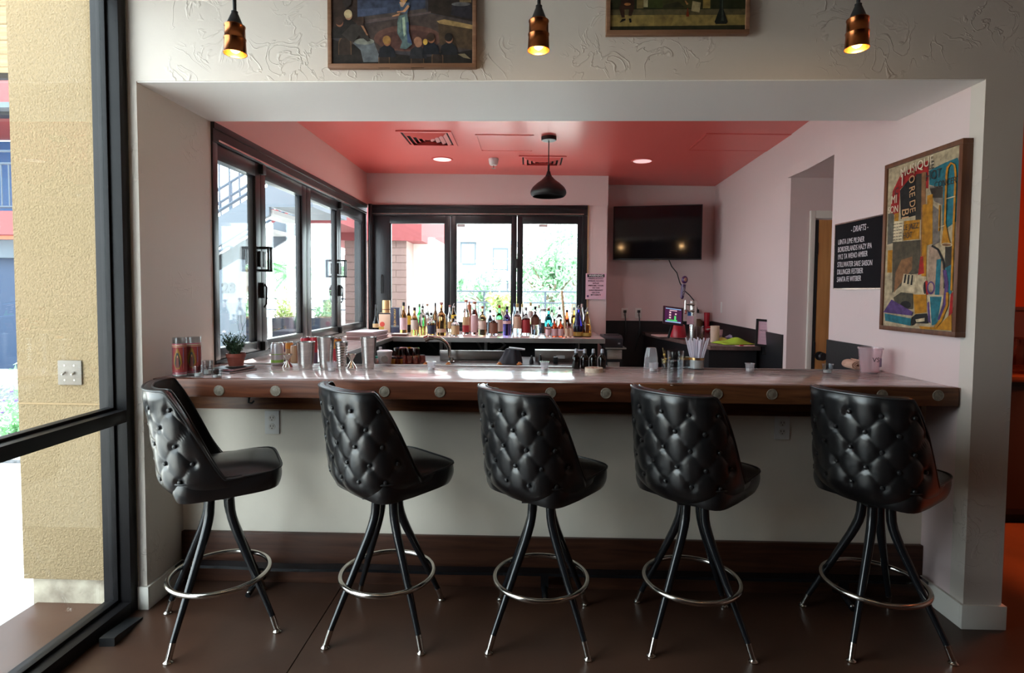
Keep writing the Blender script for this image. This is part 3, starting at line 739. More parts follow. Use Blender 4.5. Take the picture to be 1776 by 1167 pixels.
# ================================================================ pictures
def lay(quad, W, H, off, layers, unit):
    """flat painted shapes of one picture; quad = where its canvas corners lie in the crop the shapes were read from"""
    f = homog(quad); g = G()
    for k, c, pts in layers:
        q = []
        for (x, y) in pts:
            u, v = f(x, y); q.append(((u-.5)*W, (v-.5)*H, off+.0001*(k+1)))
        g.poly(q, srgb(*c) if unit else c)
    return g
def ell(cx, cy_, rx, ry, n=14, a0=0, a1=360): return [(cx+rx*math.cos(R(a0+(a1-a0)*i/(n if a1-a0 == 360 else n-1))), cy_+ry*math.sin(R(a0+(a1-a0)*i/(n if a1-a0 == 360 else n-1)))) for i in range(n)]
def band(pts, w):
    out, inn = [], []
    for i, p in enumerate(pts):
        a = Vector((*pts[max(i-1, 0)], 0)); b = Vector((*pts[min(i+1, len(pts)-1)], 0)); t = (b-a).normalized(); n = Vector((-t.y, t.x, 0))*w/2
        out.append((p[0]+n.x, p[1]+n.y)); inn.append((p[0]-n.x, p[1]-n.y))
    return out+inn[::-1]
def picture(name, label, c, M, W, H, fw, fd, frmat, layers, quad, base, unit=True, split=None):
    r = thing(name, label, 'picture', c); r.matrix_world = M
    g = G().box(-W/2-fw, W/2+fw, -H/2-fw, -H/2, 0, fd).box(-W/2-fw, W/2+fw, H/2, H/2+fw, 0, fd).box(-W/2-fw, -W/2, -H/2, H/2, 0, fd).box(W/2, W/2+fw, -H/2, H/2, 0, fd)
    part('frame', g, frmat, r, bevel=.002)
    g = G().box(-W/2, W/2, -H/2, H/2, .004, fd-.008); g.c = [base]*len(g.f)
    cv = part('canvas', g, CANVAS, r, smooth=0)
    off = fd-.008
    for nm, ls in layers:
        cl = []                                              # shapes that touch make one painted figure
        for k, (c, pts) in enumerate(ls):
            bb = (min(p[0] for p in pts), min(p[1] for p in pts), max(p[0] for p in pts), max(p[1] for p in pts))
            hit = [q for q in cl if any(bb[0] <= b[2] and bb[2] >= b[0] and bb[1] <= b[3] and bb[3] >= b[1] for b in q[0])]
            new = ([bb], [(k, c, pts)])
            for q in hit: new[0].extend(q[0]); new[1].extend(q[1]); cl.remove(q)
            cl.append(new)
        for q in cl: part(nm, lay(quad, W, H, off, sorted(q[1], key=lambda t: t[0]), unit), CANVAS, cv, smooth=0, fixn=False)
        off += .0001*len(ls)
    return r
# left: a singer on a small stage; crop pixels of [560,0,840,125] at x6.343; only the lower part is in the frame
pl, pr, pb = aY(569, 118, 2.455), aY(826, 119, 2.455), aY(700, 113, 2.455)
W = pr.x-pl.x-.034; H = .50; z0 = pb.z+.006
quad = [(75, -(H/W*1582-712)), (1655, -(H/W*1582-712)), (1655, 710), (75, 712)]
D = (38, 30, 26)
stage = [((62, 58, 62), [(75, -600), (1655, -600), (1655, 710), (75, 710)]),
         ((58, 64, 82), [(365, -560), (1120, -560), (1130, 120), (365, 195)]),
         ((70, 78, 100), [(365, 110), (700, 90), (700, 150), (365, 195)]),
         ((50, 36, 30), [(75, -600), (362, -600), (365, 260), (75, 420)]),
         ((44, 34, 28), [(1150, -600), (1655, -600), (1655, 250), (1160, 150)]),
         ((92, 78, 76), [(365, 235), (1190, 140), (1190, 160), (440, 270), (365, 270)]),
         ((78, 66, 62), [(365, 200), (1130, 105), (1145, 140), (365, 240)]),
         ((70, 58, 54), [(440, 275), (1190, 165), (1655, 250), (1655, 560), (75, 560), (240, 400)]),
         ((96, 66, 58), ell(930, 430, 380, 145, 22)), ((84, 56, 50), ell(930, 450, 320, 110, 22)),
         ((36, 30, 27), [(75, 440), (420, 520), (600, 580), (1120, 640), (1655, 560), (1655, 712), (75, 712)])]
furn = [((150, 122, 80), [(1255, 245), (1340, 225), (1655, 290), (1655, 335), (1290, 275)]), ((74, 58, 42), [(1270, 270), (1655, 335), (1655, 560), (1290, 500)]),
        ((96, 100, 104), [(310, 480), (500, 430), (550, 470), (640, 690), (430, 690), (400, 560)]), ((128, 128, 118), ell(440, 465, 115, 35, 16)),
        ((40, 36, 42), [(1430, 60), (1640, 60), (1655, 230), (1410, 180)]), ((90, 88, 88), ell(1525, 62, 105, 22, 16)), ((110, 90, 62), [(1510, -40), (1640, -40), (1640, 45), (1510, 40)])]
for (cx, cy_, rx, ry) in ((222, 500, 75, 100), (665, 650, 65, 70), (1040, 650, 75, 55), (1265, 640, 65, 75)):
    furn += [((88, 66, 46), ell(cx, cy_, rx, ry, 14, 180, 360)+[(cx+rx, cy_+110), (cx-rx, cy_+110)]), ((48, 36, 30), ell(cx, cy_+8, rx-10, ry-10, 14, 180, 360)+[(cx+rx-10, cy_+110), (cx-rx+10, cy_+110)])]
folk = []
def bust(x, y, hw, hair, skin, coat, s=1):
    folk.extend([(coat, [(x-95*s, y+190*s), (x-80*s, y+95*s), (x-30*s, y+58*s), (x+30*s, y+58*s), (x+85*s, y+100*s), (x+105*s, y+190*s)]),
                 (skin, ell(x+6*s, y+18*s, 42*s, 50*s)), (hair, ell(x, y, 46*s, 48*s, 14)), ])
bust(695, 450, 1, (150, 110, 60), (150, 98, 70), (30, 30, 36)); bust(1045, 465, 1, (152, 108, 84), (150, 104, 80), (40, 40, 44))
bust(1190, 420, 1, (62, 44, 34), (140, 92, 66), (28, 29, 36)); bust(1390, 425, 1, (34, 28, 26), (150, 104, 80), (30, 30, 34))
bust(262, 165, 1, (170, 150, 116), (150, 110, 86), (34, 28, 26)); bust(160, 240, 1, (60, 42, 34), (130, 84, 64), (36, 30, 28))
folk += [((52, 46, 42), [(190, 390), (300, 280), (410, 280), (470, 380), (510, 460), (480, 470), (390, 400), (330, 470), (270, 460)]), ((58, 42, 34), ell(395, 245, 48, 50)), ((150, 106, 80), [(405, 290), (435, 300), (490, 400), (470, 400)]),
         ((190, 150, 70), ell(1130, 475, 26, 34)), ((46, 38, 36), [(205, -60), (290, -60), (300, 60), (235, 110), (205, 40)]), ((130, 96, 76), ell(260, -60, 40, 60)), ((120, 108, 84), [(1490, 610), (1570, 605), (1640, 665), (1560, 650)])]
singer = [((86, 104, 104), [(835, 190), (925, 165), (945, 260), (940, 350), (985, 500), (915, 555), (845, 545), (870, 470), (815, 380), (815, 260)]),
          ((150, 164, 140), [(870, 210), (900, 200), (912, 390), (890, 420), (878, 320)]), ((110, 128, 118), [(820, 270), (855, 210), (860, 360), (825, 390)]),
          ((64, 78, 108), [(920, 260), (945, 260), (945, 380), (985, 500), (930, 480)]), ((70, 84, 104), [(830, 60), (955, 45), (950, 90), (925, 170), (860, 160)]),
          ((186, 150, 124), [(840, 40), (915, 40), (880, 95), (855, 90)]), ((180, 128, 92), [(935, 70), (955, 90), (905, 150), (815, 155), (815, 142), (880, 135)]),
          ((180, 128, 92), [(850, 160), (835, 190), (762, 200), (760, 190), (820, 170)]), ((188, 138, 62), ell(888, -10, 50, 56)), ((186, 140, 112), ell(888, 0, 26, 40))]
M = FRONT(((pl.x+pr.x)/2, 2.479, z0+H/2))
picture('stage_painting', 'dark framed painting of a singer in a pale gown before a seated audience', (0, 0, 0), M, W, H, .017, .03, ARTFR2,
        [('painted_stage', stage), ('painted_furniture', furn), ('painted_guest', folk), ('painted_singer', singer)], quad, srgb(40, 32, 28))
# right: street scene, lower edge in the frame; crop pixels of [1040,0,1310,70] at x6.578
pl, pr, pb = aY(1051, 62, 2.455), aY(1299, 63, 2.455), aY(1180, 54, 2.455)
W = pr.x-pl.x-.034; z0 = pb.z+.004
quad = [(105, 350-H/W*1585), (1690, 350-H/W*1585), (1690, 355), (105, 350)]
street = [((34, 36, 16), [(105, -900), (1690, -900), (1690, 130), (105, 130)]), ((52, 58, 22), [(440, -900), (720, -900), (720, 90), (560, 90)]),
          ((108, 92, 52), [(415, -900), (490, -900), (495, 95), (415, 95)]), ((150, 140, 104), [(495, -900), (550, -900), (545, 80), (495, 80)]), ((136, 112, 58), [(1185, -900), (1278, -900), (1278, 100), (1190, 100)]),
          ((84, 74, 48), [(105, 105), (1690, 110), (1690, 180), (105, 170)]), ((132, 112, 62), [(105, 170), (1690, 178), (1690, 300), (105, 305)]), ((120, 100, 54), [(620, 170), (860, 172), (820, 300), (620, 300)]),
          ((40, 40, 24), [(105, 302), (1690, 298), (1690, 355), (105, 350)]), ((56, 52, 24), [(700, -900), (1180, -900), (1180, 100), (720, 100)])]
man = [((50, 26, 16), [(215, 60), (380, 60), (385, 90), (355, 180), (320, 180), (325, 100), (270, 100), (275, 200), (240, 200), (205, 90)]), ((44, 22, 14), [(235, -200), (380, -200), (385, 60), (225, 60)]),
       ((150, 96, 48), ell(305, 45, 40, 16)), ((20, 18, 16), [(215, 258), (245, 215), (285, 212), (285, 232), (240, 250)]), ((20, 18, 16), [(322, 212), (350, 210), (358, 255), (335, 262)]),
       ((40, 36, 20), [(730, 60), (900, 20), (980, 90), (720, 95)]), ((150, 104, 60), [(975, 10), (990, 10), (1020, 50), (1000, 60)])]
things_ = [((120, 44, 18), [(1000, 140), (1025, 140), (1032, 195), (995, 195)]), ((120, 44, 18), [(1007, 100), (1017, 100), (1019, 145), (1004, 145)]), ((156, 138, 100), [(1068, 15), (1165, 35), (1150, 150), (1055, 130)]),
           ((24, 26, 22), [(1385, -900), (1430, -900), (1430, 110), (1485, 260), (1470, 285), (1345, 285), (1330, 260), (1385, 110)]), ((52, 60, 52), [(1410, -900), (1424, -900), (1424, 110), (1440, 250), (1410, 250)])]
M = FRONT(((pl.x+pr.x)/2, 2.479, z0+H/2))
picture('street_painting', 'framed painting of a pavement with seated legs and a lamp post base', (0, 0, 0), M, W, H, .017, .03, ARTFR2,
        [('painted_street', street), ('painted_man', man), ('painted_prop', things_)], quad, srgb(60, 54, 30))

# big collage of music motifs on the side wall; crop pixels of [1500,220,1720,600] at x3.073
FD = .045
cA, cB = aX(1535, 283, XR-FD), aX(1671, 244, XR-FD); cC = aX(1533, 573, XR-FD); cD = aX(1662, 584, XR-FD)
y0, y1 = cB.y, cA.y; zt_, zb_ = (cA.z+cB.z)/2, (cC.z+cD.z)/2
FWc = .022
W = y1-y0-2*FWc; H = zt_-zb_-2*FWc
quad = [(125, 228), (517, 88), (503, 1103), (120, 1075)]
red, blk, ochre, teal, pur, cream, tan, grey, dkt = (140, 24, 22), (24, 22, 21), (156, 104, 18), (30, 92, 102), (72, 50, 94), (174, 156, 126), (116, 80, 50), (100, 90, 82), (46, 40, 32)
bgl = [((158, 140, 112), [(125, 228), (517, 88), (503, 1103), (120, 1075)]), (red, [(140, 465), (150, 350), (195, 250), (340, 178), (345, 240), (260, 270), (225, 300), (190, 340), (188, 490), (140, 465)]),
       (teal, [(345, 235), (430, 190), (500, 160), (515, 200), (512, 500), (430, 560), (420, 330), (350, 310)]), (grey, [(350, 320), (425, 315), (430, 420), (380, 400)]), (dkt, [(352, 330), (424, 320), (424, 380), (370, 380)]),
       (blk, [(190, 345), (240, 280), (310, 250), (312, 470), (200, 500)]), (dkt, [(275, 255), (310, 248), (312, 500), (280, 505)]),
       ((84, 80, 70), [(130, 470), (162, 470), (160, 630), (130, 640)]), (ochre, [(165, 470), (188, 465), (188, 510), (165, 512)]), ((190, 172, 140), [(164, 512), (215, 512), (212, 622), (164, 622)]), (ochre, [(218, 510), (305, 500), (305, 605), (218, 615)])]
motif = [((70, 62, 48), [(160, 625), (312, 610), (315, 790), (260, 800), (215, 860), (165, 900)]), (tan, [(210, 720), (270, 700), (270, 770), (200, 860), (175, 900), (180, 790)]),
         (ochre, [(135, 670), (160, 668), (160, 790), (135, 790)]), (cream, [(225, 795), (295, 800), (285, 895), (212, 880)]),
         (blk, [(232, 798), (241, 798), (236, 845), (226, 845)]), (blk, [(250, 800), (259, 800), (255, 850), (245, 850)]), (blk, [(270, 801), (278, 801), (274, 855), (264, 855)]),
         (tan, [(308, 245), (330, 240), (342, 690), (315, 700)]), (red, [(332, 240), (345, 236), (347, 330), (334, 330)]), (ochre, [(342, 370), (372, 360), (378, 630), (346, 640)]), (ochre, [(318, 420), (345, 415), (350, 900), (325, 900)]),
         (grey, [(374, 420), (412, 450), (418, 620), (380, 640)]), ((150, 124, 104), [(360, 640), (405, 650), (440, 760), (445, 905), (360, 900)]), (blk, band([(375, 640), (410, 660), (440, 720), (455, 790), (452, 870)], 11)),
         (red, [(315, 700), (330, 698), (338, 790), (305, 800)]), (cream, [(305, 805), (352, 808), (350, 905), (305, 895)]), (blk, ell(345, 868, 9, 34)), (red, [(346, 830), (358, 832), (366, 905), (354, 905)]), (pur, ell(378, 868, 22, 36)), ((150, 124, 104), ell(378, 866, 14, 26)),
         (teal, [(405, 715), (430, 710), (425, 905), (400, 905)]), (teal, [(450, 690), (490, 660), (490, 900), (455, 890)]), (dkt, [(450, 640), (490, 640), (486, 740), (452, 760)]), (blk, ell(240, 963, 32, 24)), ((66, 60, 46), [(175, 925), (215, 895), (280, 900), (282, 985), (200, 985)]), (blk, ell(243, 963, 30, 22)),
         (ochre, [(283, 905), (355, 905), (360, 1000), (295, 1010)]), (pur, [(122, 1005), (165, 935), (285, 1000), (280, 1020)]), (teal, [(130, 1010), (275, 1035), (275, 1075), (135, 1050)]), (blk, [(278, 1030), (300, 1012), (372, 1005), (370, 1060), (300, 1060), (280, 1075)]), (cream, [(300, 1040), (350, 1030), (350, 1048), (305, 1055)]),
         (cream, [(360, 905), (450, 905), (440, 1010), (380, 1070), (362, 1000)]), (teal, [(375, 915), (440, 915), (420, 1060), (390, 1070)]), (pur, [(362, 950), (372, 940), (385, 1060), (370, 1050)]), (ochre, [(320, 1075), (420, 1080), (495, 1000), (500, 1095), (330, 1090)]),
         (red, [(490, 900), (505, 880), (503, 1000), (480, 1020)]), (pur, band([(452, 770), (465, 850), (460, 950), (430, 1040)], 20)), (ochre, band([(470, 890), (470, 960), (440, 1040), (405, 1085)], 14))]
horn = [(ochre, band([(445, 560), (447, 260), (452, 215), (470, 190), (490, 200), (497, 250), (492, 880)], 11)), (ochre, [(441, 520), (452, 520), (470, 600), (485, 640), (430, 640)]), (cream, ell(460, 634, 32, 11)), (tan, ell(460, 634, 26, 7)), (ochre, band([(415, 420), (415, 560)], 7)), (cream, band([(415, 540), (445, 530)], 5)), (cream, band([(450, 385), (500, 370)], 6))]
Mc = facing((XR-.001, (y0+y1)/2, (zt_+zb_)/2), (0, -1, 0), (0, 0, 1))
col = picture('music_collage', 'large framed collage of trombone, guitar neck and piano keys on the right wall', (0, 0, 0), Mc, W, H, FWc, FD, ARTFR,
              [('painted_ground', bgl), ('painted_motif', motif), ('painted_trombone', horn)], quad, srgb(178, 160, 132))
cv = [c for c in col.children if c.name.startswith('canvas')][0]
hf = homog(quad)
INKD = mk('dark_paint', (.03, .022, .02), .7); INKC = mk('cream_paint', (.60, .50, .36), .7); INKO = mk('tan_paint', (.48, .26, .12), .7)
def cap(s, x, y, h, m, sx=.8, rot=0):
    u, v = hf(x, y); M = Matrix.Translation(((u-.5)*W, (v-.5)*H, FD-.0015)) @ Matrix.Rotation(rot, 4, 'Z')
    text('lettering', s, h, m, cv, M, sx=sx)
cap('MUSIQUE', 283, 215, .062, INKC, .9, .08); cap('LE', 364, 207, .05, INKD); cap('HOT', 377, 258, .06, INKD); cap('CONCERT', 452, 296, .042, INKD, .8)
cap('I', 208, 290, .085, INKC); cap('MI', 166, 395, .06, INKC); cap('SON', 162, 450, .05, INKC); cap('C', 178, 350, .05, INKD)
cap('TO RE DE', 262, 345, .058, INKO, .85, -PI/2+.1); cap('BI', 228, 470, .075, INKO, .9, -PI/2)
cap('LE JAZZ', 262, 540, .040, INKD, .8); cap('HOT', 245, 588, .042, INKD, .8)
for k in range(6): cap('~~ ~ ~~', 188, 525+k*17, .03, INKD, .7)

# ================================================================ drafts board
a, b, c, d = aX(1452, 390, XR), aX(1533, 376, XR), aX(1533, 498, XR), aX(1452, 501, XR)
y0, y1 = (b.y+c.y)/2-.06, (a.y+d.y)/2; zt_, zb_ = (a.z+b.z)/2, (c.z+d.z)/2; W = y1-y0; H = zt_-zb_
br = thing('drafts_board', 'black board listing draft beers in white handwriting beside the collage', 'sign', (0, 0, 0)); br.matrix_world = facing((XR-.001, (y0+y1)/2, (zt_+zb_)/2), (0, -1, 0), (0, 0, 1))
part('panel', G().box(-W/2, W/2, -H/2, H/2, 0, .012), BLACKBOARD, br)
e = .007
part('edge_frame', G().box(-W/2-e, W/2+e, H/2, H/2+e, 0, .016).box(-W/2-e, W/2+e, -H/2-e, -H/2, 0, .016).box(-W/2-e, -W/2, -H/2, H/2, 0, .016).box(W/2, W/2+e, -H/2, H/2, 0, .016), CHROME, br)
WV = W-.06
lines = ['UINTA LIME PILSNER', 'BORDERLANDS HAZY IPA', '1912 TA WENO AMBER', 'STILLWATER SAKE SAISON', 'DILLINGER FESTBIER', 'SANTA FE WITBIER']
text('lettering', '- DRAFTS -', .050, CHALK, br, Matrix.Translation((-.01, H/2-.045, .0125)), sx=.72, shear=.1, bold=-.0002)
for k, s_ in enumerate(lines):
    text('lettering', s_, .045, CHALK, br, Matrix.Translation((-W/2+.03, H/2-.108-k*.0455, .0125)) @ Matrix.Rotation(.012*((k % 3)-1), 4, 'Z'), 'LEFT', sx=min(.66, WV/(len(s_)*.0305)), shear=.06, bold=-.0003)

# warning sign on the post
a, b = aY(1016, 474, YW-.012), aY(1051, 519, YW-.012)
W, H = b.x-a.x, a.z-b.z
ws = thing('warning_sign', 'small pink paper warning sign with a black heading on the post', 'sign', (0, 0, 0)); ws.matrix_world = FRONT(((a.x+b.x)/2, YW-.008, (a.z+b.z)/2))
part('paper', G().box(-W/2, W/2, -H/2, H/2, 0, .002), PINKSIGN, ws)
part('heading_bar', G().box(-W/2+.016, W/2-.018, H/2-.04, H/2-.008, .002, .0026), INK, ws)
text('lettering', 'WARNING', .030, WHITEINK, ws, Matrix.Translation((0, H/2-.0235, .003)), sx=1.05, bold=.0006)
for k, s_ in enumerate(['DRINKING ALCOHOLIC', 'BEVERAGES, INCLUDING', 'DISTILLED', 'SPIRITS, BEER, COOLERS', 'AND WINE', 'DURING PREGNANCY', 'CAN CAUSE', 'BIRTH DEFECTS']):
    text('lettering', s_, .020, INK, ws, Matrix.Translation((0, H/2-.055-k*.0245, .0023)), sx=.74, bold=.0005)
part('seal', G().lathe([(.011, .002), (.011, .0026)], 14, c=(-W/2+.024, -H/2+.032, 0)), mk('violet_ink', (.12, .05, .16), .6), ws)

# ================================================================ television
a, b, c, d = aY(1063, 360, 6.34), aY(1218, 352, 6.16), aY(1218, 450, 6.16), aY(1064, 451, 6.34)
ctr = (a+b+c+d)/4; W = ((b-a).length+(c-d).length)/2; H = ((a-d).length+(b-c).length)/2
ang = math.atan2(b.y-a.y, b.x-a.x)
tv = thing('television', 'wall-mounted black flat television with dark reflecting screen', 'television', (ctr.x, ctr.y, ctr.z), ang)
part('housing', G().box(-W/2, W/2, 0, .05, -H/2, H/2), BLACKP, tv, bevel=.004)
part('screen', G().box(-W/2+.012, W/2-.012, -.002, .001, -H/2+.016, H/2-.012), SCREEN, tv)
part('logo_plate', G().box(-.03, .03, -.006, .001, -H/2-.006, -H/2+.004), CHROME, tv)
part('wall_arm', G().box(-.12, .12, .05, .075, -.15, .15).box(-.03, .03, .075, .20, -.03, .03), BLACKM, tv)
pA, pB, pC = aY(1160, 452, 6.40), aY(1176, 478, 6.48), aY(1196, 560, 6.48)
cp = [aY(x, y, 6.45) for x, y in ((1160, 450), (1165, 462), (1174, 473), (1179, 490), (1186, 503), (1196, 512), (1206, 524), (1210, 538))]
part('power_cord', G().tube([tuple(p) for p in cp], .006, 8).cbox(cp[-1].x, 6.47, cp[-1].z-.01, .03, .05, .04).xform((Matrix.Translation(ctr) @ Matrix.Rotation(ang, 4, 'Z')).inverted()), BLACKP, tv)

# ================================================================ outlets and switches
def outlet(loc, rz, label, plug=None, s=1.0):
    o = thing('wall_outlet', label, 'outlet', loc, rz)
    part('cover_plate', G().box(-.036*s, .036*s, -.006, 0, -.058*s, .058*s), WHITEP, o, bevel=.002)
    for dz in (-.021, .021):
        rc = part('socket', G().lathe([(.0165, -.0), (.0165, .0025)], 20, M=Matrix.Translation((0, -.005, dz)) @ Matrix.Rotation(PI/2, 4, 'X')), TRIMW, o)
        part('slot', G().box(-.008, -.0055, -.0082, -.0072, dz-.001, dz+.008).box(.0055, .008, -.0082, -.0072, dz-.001, dz+.008).lathe([(.0025, 0), (.0025, .001)], 10, M=Matrix.Translation((0, -.0072, dz-.008)) @ Matrix.Rotation(PI/2, 4, 'X')), INK, rc)
    return o
p = aY(472.5, 732, 2.754); outlet((p.x, 2.7545, p.z), 0, 'white wall outlet under the counter between the first two stools')
p = aY(938, 735, 2.754); outlet((p.x, 2.7545, p.z), 0, 'white wall outlet partly hidden behind the middle stool')
p = aY(1356, 741, 2.754); outlet((p.x, 2.7545, p.z), 0, 'white wall outlet under the counter left of the last stool')
for px, lab in ((1083, 'wall outlet with two black plugs left of the tablet'), (1107, 'wall outlet with one plug just left of the tablet')):
    p = aY(px, 543, YTV); o = outlet((p.x, YTV-.0005, p.z), 0, lab)
    q = aY(px+(9 if px < 1100 else 3), 600, YTV-.06)
    part('plug', G().box(-.014, .014, -.045, -.006, .005, .035).tube([(0, -.03, .01), (.004, -.05, -.06), (.012, -.05, -.2), (-.03, -.03, -.42)], .006, 8), BLACKP, o)
p = aX(1253, 533, wr(6.3)); o = thing('light_switch', 'small bluish light switch on the side wall right of the tap tower', 'switch', (wr(p.y), p.y, p.z), PI/2)
part('cover_plate', G().box(-.036, .036, -.005, .001, -.058, .058), WHITEP, o, bevel=.002); part('rocker', G().box(-.016, .016, -.009, -.004, -.032, .032), mk('blue_rocker', (.25, .33, .55), .4), o, bevel=.002)
# double switch plate on the stucco outside
p = aY(123, 646, 2.499); o = thing('switch_plate', 'square steel plate with two toggle switches on the tan stucco', 'switch', (p.x, 2.4985, p.z))
part('cover_plate', G().box(-.055, .055, -.008, 0, -.056, .056), mk('satin_plate', (.15, .125, .10), .45), o, bevel=.004)
for dx in (-.022, .022):
    part('toggle', G().cbox(dx, -.016, -.002, .008, .022, .010, rx=.5), CHROME, o, bevel=.0015)
    for dz in (-.033, .033): part('screw', G().lathe([(.004, 0), (.0035, .0015)], 10, M=Matrix.Translation((dx, -.008, dz)) @ Matrix.Rotation(PI/2, 4, 'X')), CHROME, o)
# rubber wedge by the storefront
tag(link('door_wedge', mesh_of('door_wedge', G().prism([(0, 0), (.20, 0), (.20, .006), (.02, .035), (0, .035)], 0, -.03, .03), BLACKP), None, (-1.70, 2.20, .0), .1), 'black wedge lying on the floor by the storefront frame', 'door wedge')

# ================================================================ things on the bar
TUMB = clear('clear_tumbler_glass', (.83, .85, .86), 1.0)
CUPG = clear('clear_plastic_cup', (.88, .88, .89), .9, .05, haze=.18, hazecol=(.9, .9, .95))
FROST = clear('frosted_plastic', (.93, .86, .88), .8, .10, haze=.28, hazecol=(.95, .82, .86))
WATER = clear('water', (.94, .96, .97), 1.0, ior=1.33)
AMBERG = clear('amber_spray_glass', (.16, .06, .02), 1.0)
WAX = mk('tealight_wax', (.75, .72, .68), .5)
def pxw(wpx, Y): return wpx*Y/985                               # metres across for so many pixels at depth Y
def spot(px, py): p = aZ(px, py, TOP); return p.x, p.y
def foot(px, py, wpx):
    """centre of a round foot whose front edge shows at pixel (px, py)"""
    x, y = spot(px, py); r = pxw(wpx, y)/2; return x, y+r, r
def hgt(px, ptop, y): return aY(px, ptop, y).z-TOP
def wallprof(r0, r1, h, t=.0022, base=.006, n=1):
    return [(.001, 0), (r0, 0), (r0, .001), (r1, h), (r1-t, h), (r0-t, base), (.001, base)]

# saint candles in tall glasses
def saint_candle(px, py, wpx, top, label, tint):
    x, y, r = foot(px, py, wpx); h = hgt(px, top, y)
    o = thing('prayer_candle', label, 'candle', (x, y, TOP), .25, 'tall printed candle glasses by the left jamb')
    part('glass', G().lathe([(.001, 0), (r, 0), (r, h*.985), (r-.001, h), (r-.003, h), (r-.003, .006), (.001, .006)], 28, cap0=False, cap1=False), TUMB, o, smooth=50)
    part('wax', G().lathe([(.001, .0065), (r-.0036, .0065), (r-.0036, h*.80), (.001, h*.80)], 24, cap0=False, cap1=False), WAX, o, smooth=50)
    def strip(z0, z1, c, a0, a1, off, n=16):
        g = G()
        for i in range(n):
            t0, t1 = a0+(a1-a0)*i/n, a0+(a1-a0)*(i+1)/n; q = r+off
            g.add([(q*math.cos(t0), q*math.sin(t0), z0), (q*math.cos(t1), q*math.sin(t1), z0), (q*math.cos(t1), q*math.sin(t1), z1), (q*math.cos(t0), q*math.sin(t0), z1)], [(0, 1, 2, 3)], c)
        return g
    A0, A1 = R(182), R(358)
    g = G()
    for z0, z1, c in ((.13, .82, (150, 62, 60)), (.085, .105, (186, 80, 100)), (.125, .14, (186, 80, 100)), (.80, .815, (214, 190, 160)), (.83, .85, (186, 80, 100)), (.765, .775, (214, 190, 160))):
        k = strip(h*z0, h*z1, srgb(*c), A0, A1, .0006+.0002*(z1-z0 < .1)); g.add(k.v, k.f, k.c[0])
    lb = part('printed_band', g, PRINT, o, smooth=0, fixn=False)
    # arched niche with a robed shape in it
    def onround(pts, c, off):
        q = r+off; return [(q*math.cos(R(270)+u/r), q*math.sin(R(270)+u/r), z) for u, z in pts], c
    g = G(); w = r*.78
    for (pts, c) in (([(-w, h*.2), (w, h*.2), (w, h*.76), (-w, h*.76)], srgb(62, 72, 110)), ([(-w, h*.2), (w, h*.2), (w, h*.36), (-w, h*.32)], srgb(128, 36, 32)),
                     ([(-w*.30, h*.22), (w*.30, h*.22), (w*.72, h*.36), (w*.62, h*.52), (w*.30, h*.66), (0, h*.75), (-w*.30, h*.66), (-w*.62, h*.52), (-w*.72, h*.36)], srgb(150, 108, 48)),
                     ([(-w*.26, h*.25), (w*.26, h*.25), (w*.46, h*.36), (w*.34, h*.50), (w*.14, h*.62), (-w*.14, h*.62), (-w*.34, h*.50), (-w*.46, h*.36)], srgb(48, 62, 60)),
                     ([(-w*.26, h*.25), (w*.26, h*.25), (w*.2, h*.48), (0, h*.56), (-w*.2, h*.48)], srgb(120, 62, 56)), ([(-w*.08, h*.5), (w*.08, h*.5), (w*.06, h*.56), (-w*.06, h*.56)], srgb(190, 140, 100))):
        q, cc = onround(pts, c, .0016+.0003*(len(g.f))); g.poly(q, cc)
    part('printed_figure', g, PRINT, lb, smooth=0, fixn=False)
    return o
saint_candle(305.5, 655, 23.5, 585, 'front one of two tall printed candle glasses by the left jamb', 0)
saint_candle(330, 652, 24, 584, 'back one of two tall printed candle glasses by the left jamb', 0)
# little glasses
def cup_parts(o, r0, r1, h, mat, wax=True, lip=True):
    pr = [(.001, 0), (r0, 0), (r0, .002), (r1, h*.95)]+([(r1*1.10, h*.97), (r1*1.10, h)] if lip else [(r1, h)])+[(r1-.0018, h), (r0-.0018, .006), (.001, .006)]
    part('glass', G().lathe(pr, 22, cap0=False, cap1=False), mat, o, smooth=40)
    if wax:
        w = part('tealight', G().lathe([(r0*.85, .0065), (r0*.88, h*.36), (.002, h*.34)], 18), WAX, o)
        part('wick', G().tube([(0, 0, h*.34), (.001, 0, h*.52)], .0012, 6), INK, w)
def small_cup(px, py, wpx, top, label, mat=None, group='small glass cups along the bar'):
    x, y, r = foot(px, py, wpx*.82); h = hgt(px, top, y); o = thing('tealight_cup', label, 'glass cup', (x, y, TOP), 0, group)
    cup_parts(o, r*.92, r*1.12, h, mat or CUPG); return o
small_cup(371.5, 657, 22, 641, 'small glass cup in front of the dark notebooks', TUMB)
small_cup(340, 655, 21, 634, 'small glass cup right beside the printed candle glasses', TUMB)
small_cup(356, 651, 20, 625, 'taller small glass cup behind the one beside the candles', TUMB)
small_cup(573, 645, 19, 627, 'small clear cup in front of the middle steel shaker')
small_cup(747, 644, 17, 627, 'small clear cup alone on the bar behind the second stool')
small_cup(944.5, 645, 17, 627, 'small clear cup in the bright window reflection left of the spray bottles')
small_cup(1134.5, 646, 18, 629, 'small clear cup leaning close to the stack of plastic cups')
small_cup(1303, 646, 17, 630, 'small clear cup alone on the bar right of the straws')
small_cup(1439, 649, 19, 631, 'small glass cup left of the rolled towel', TUMB)
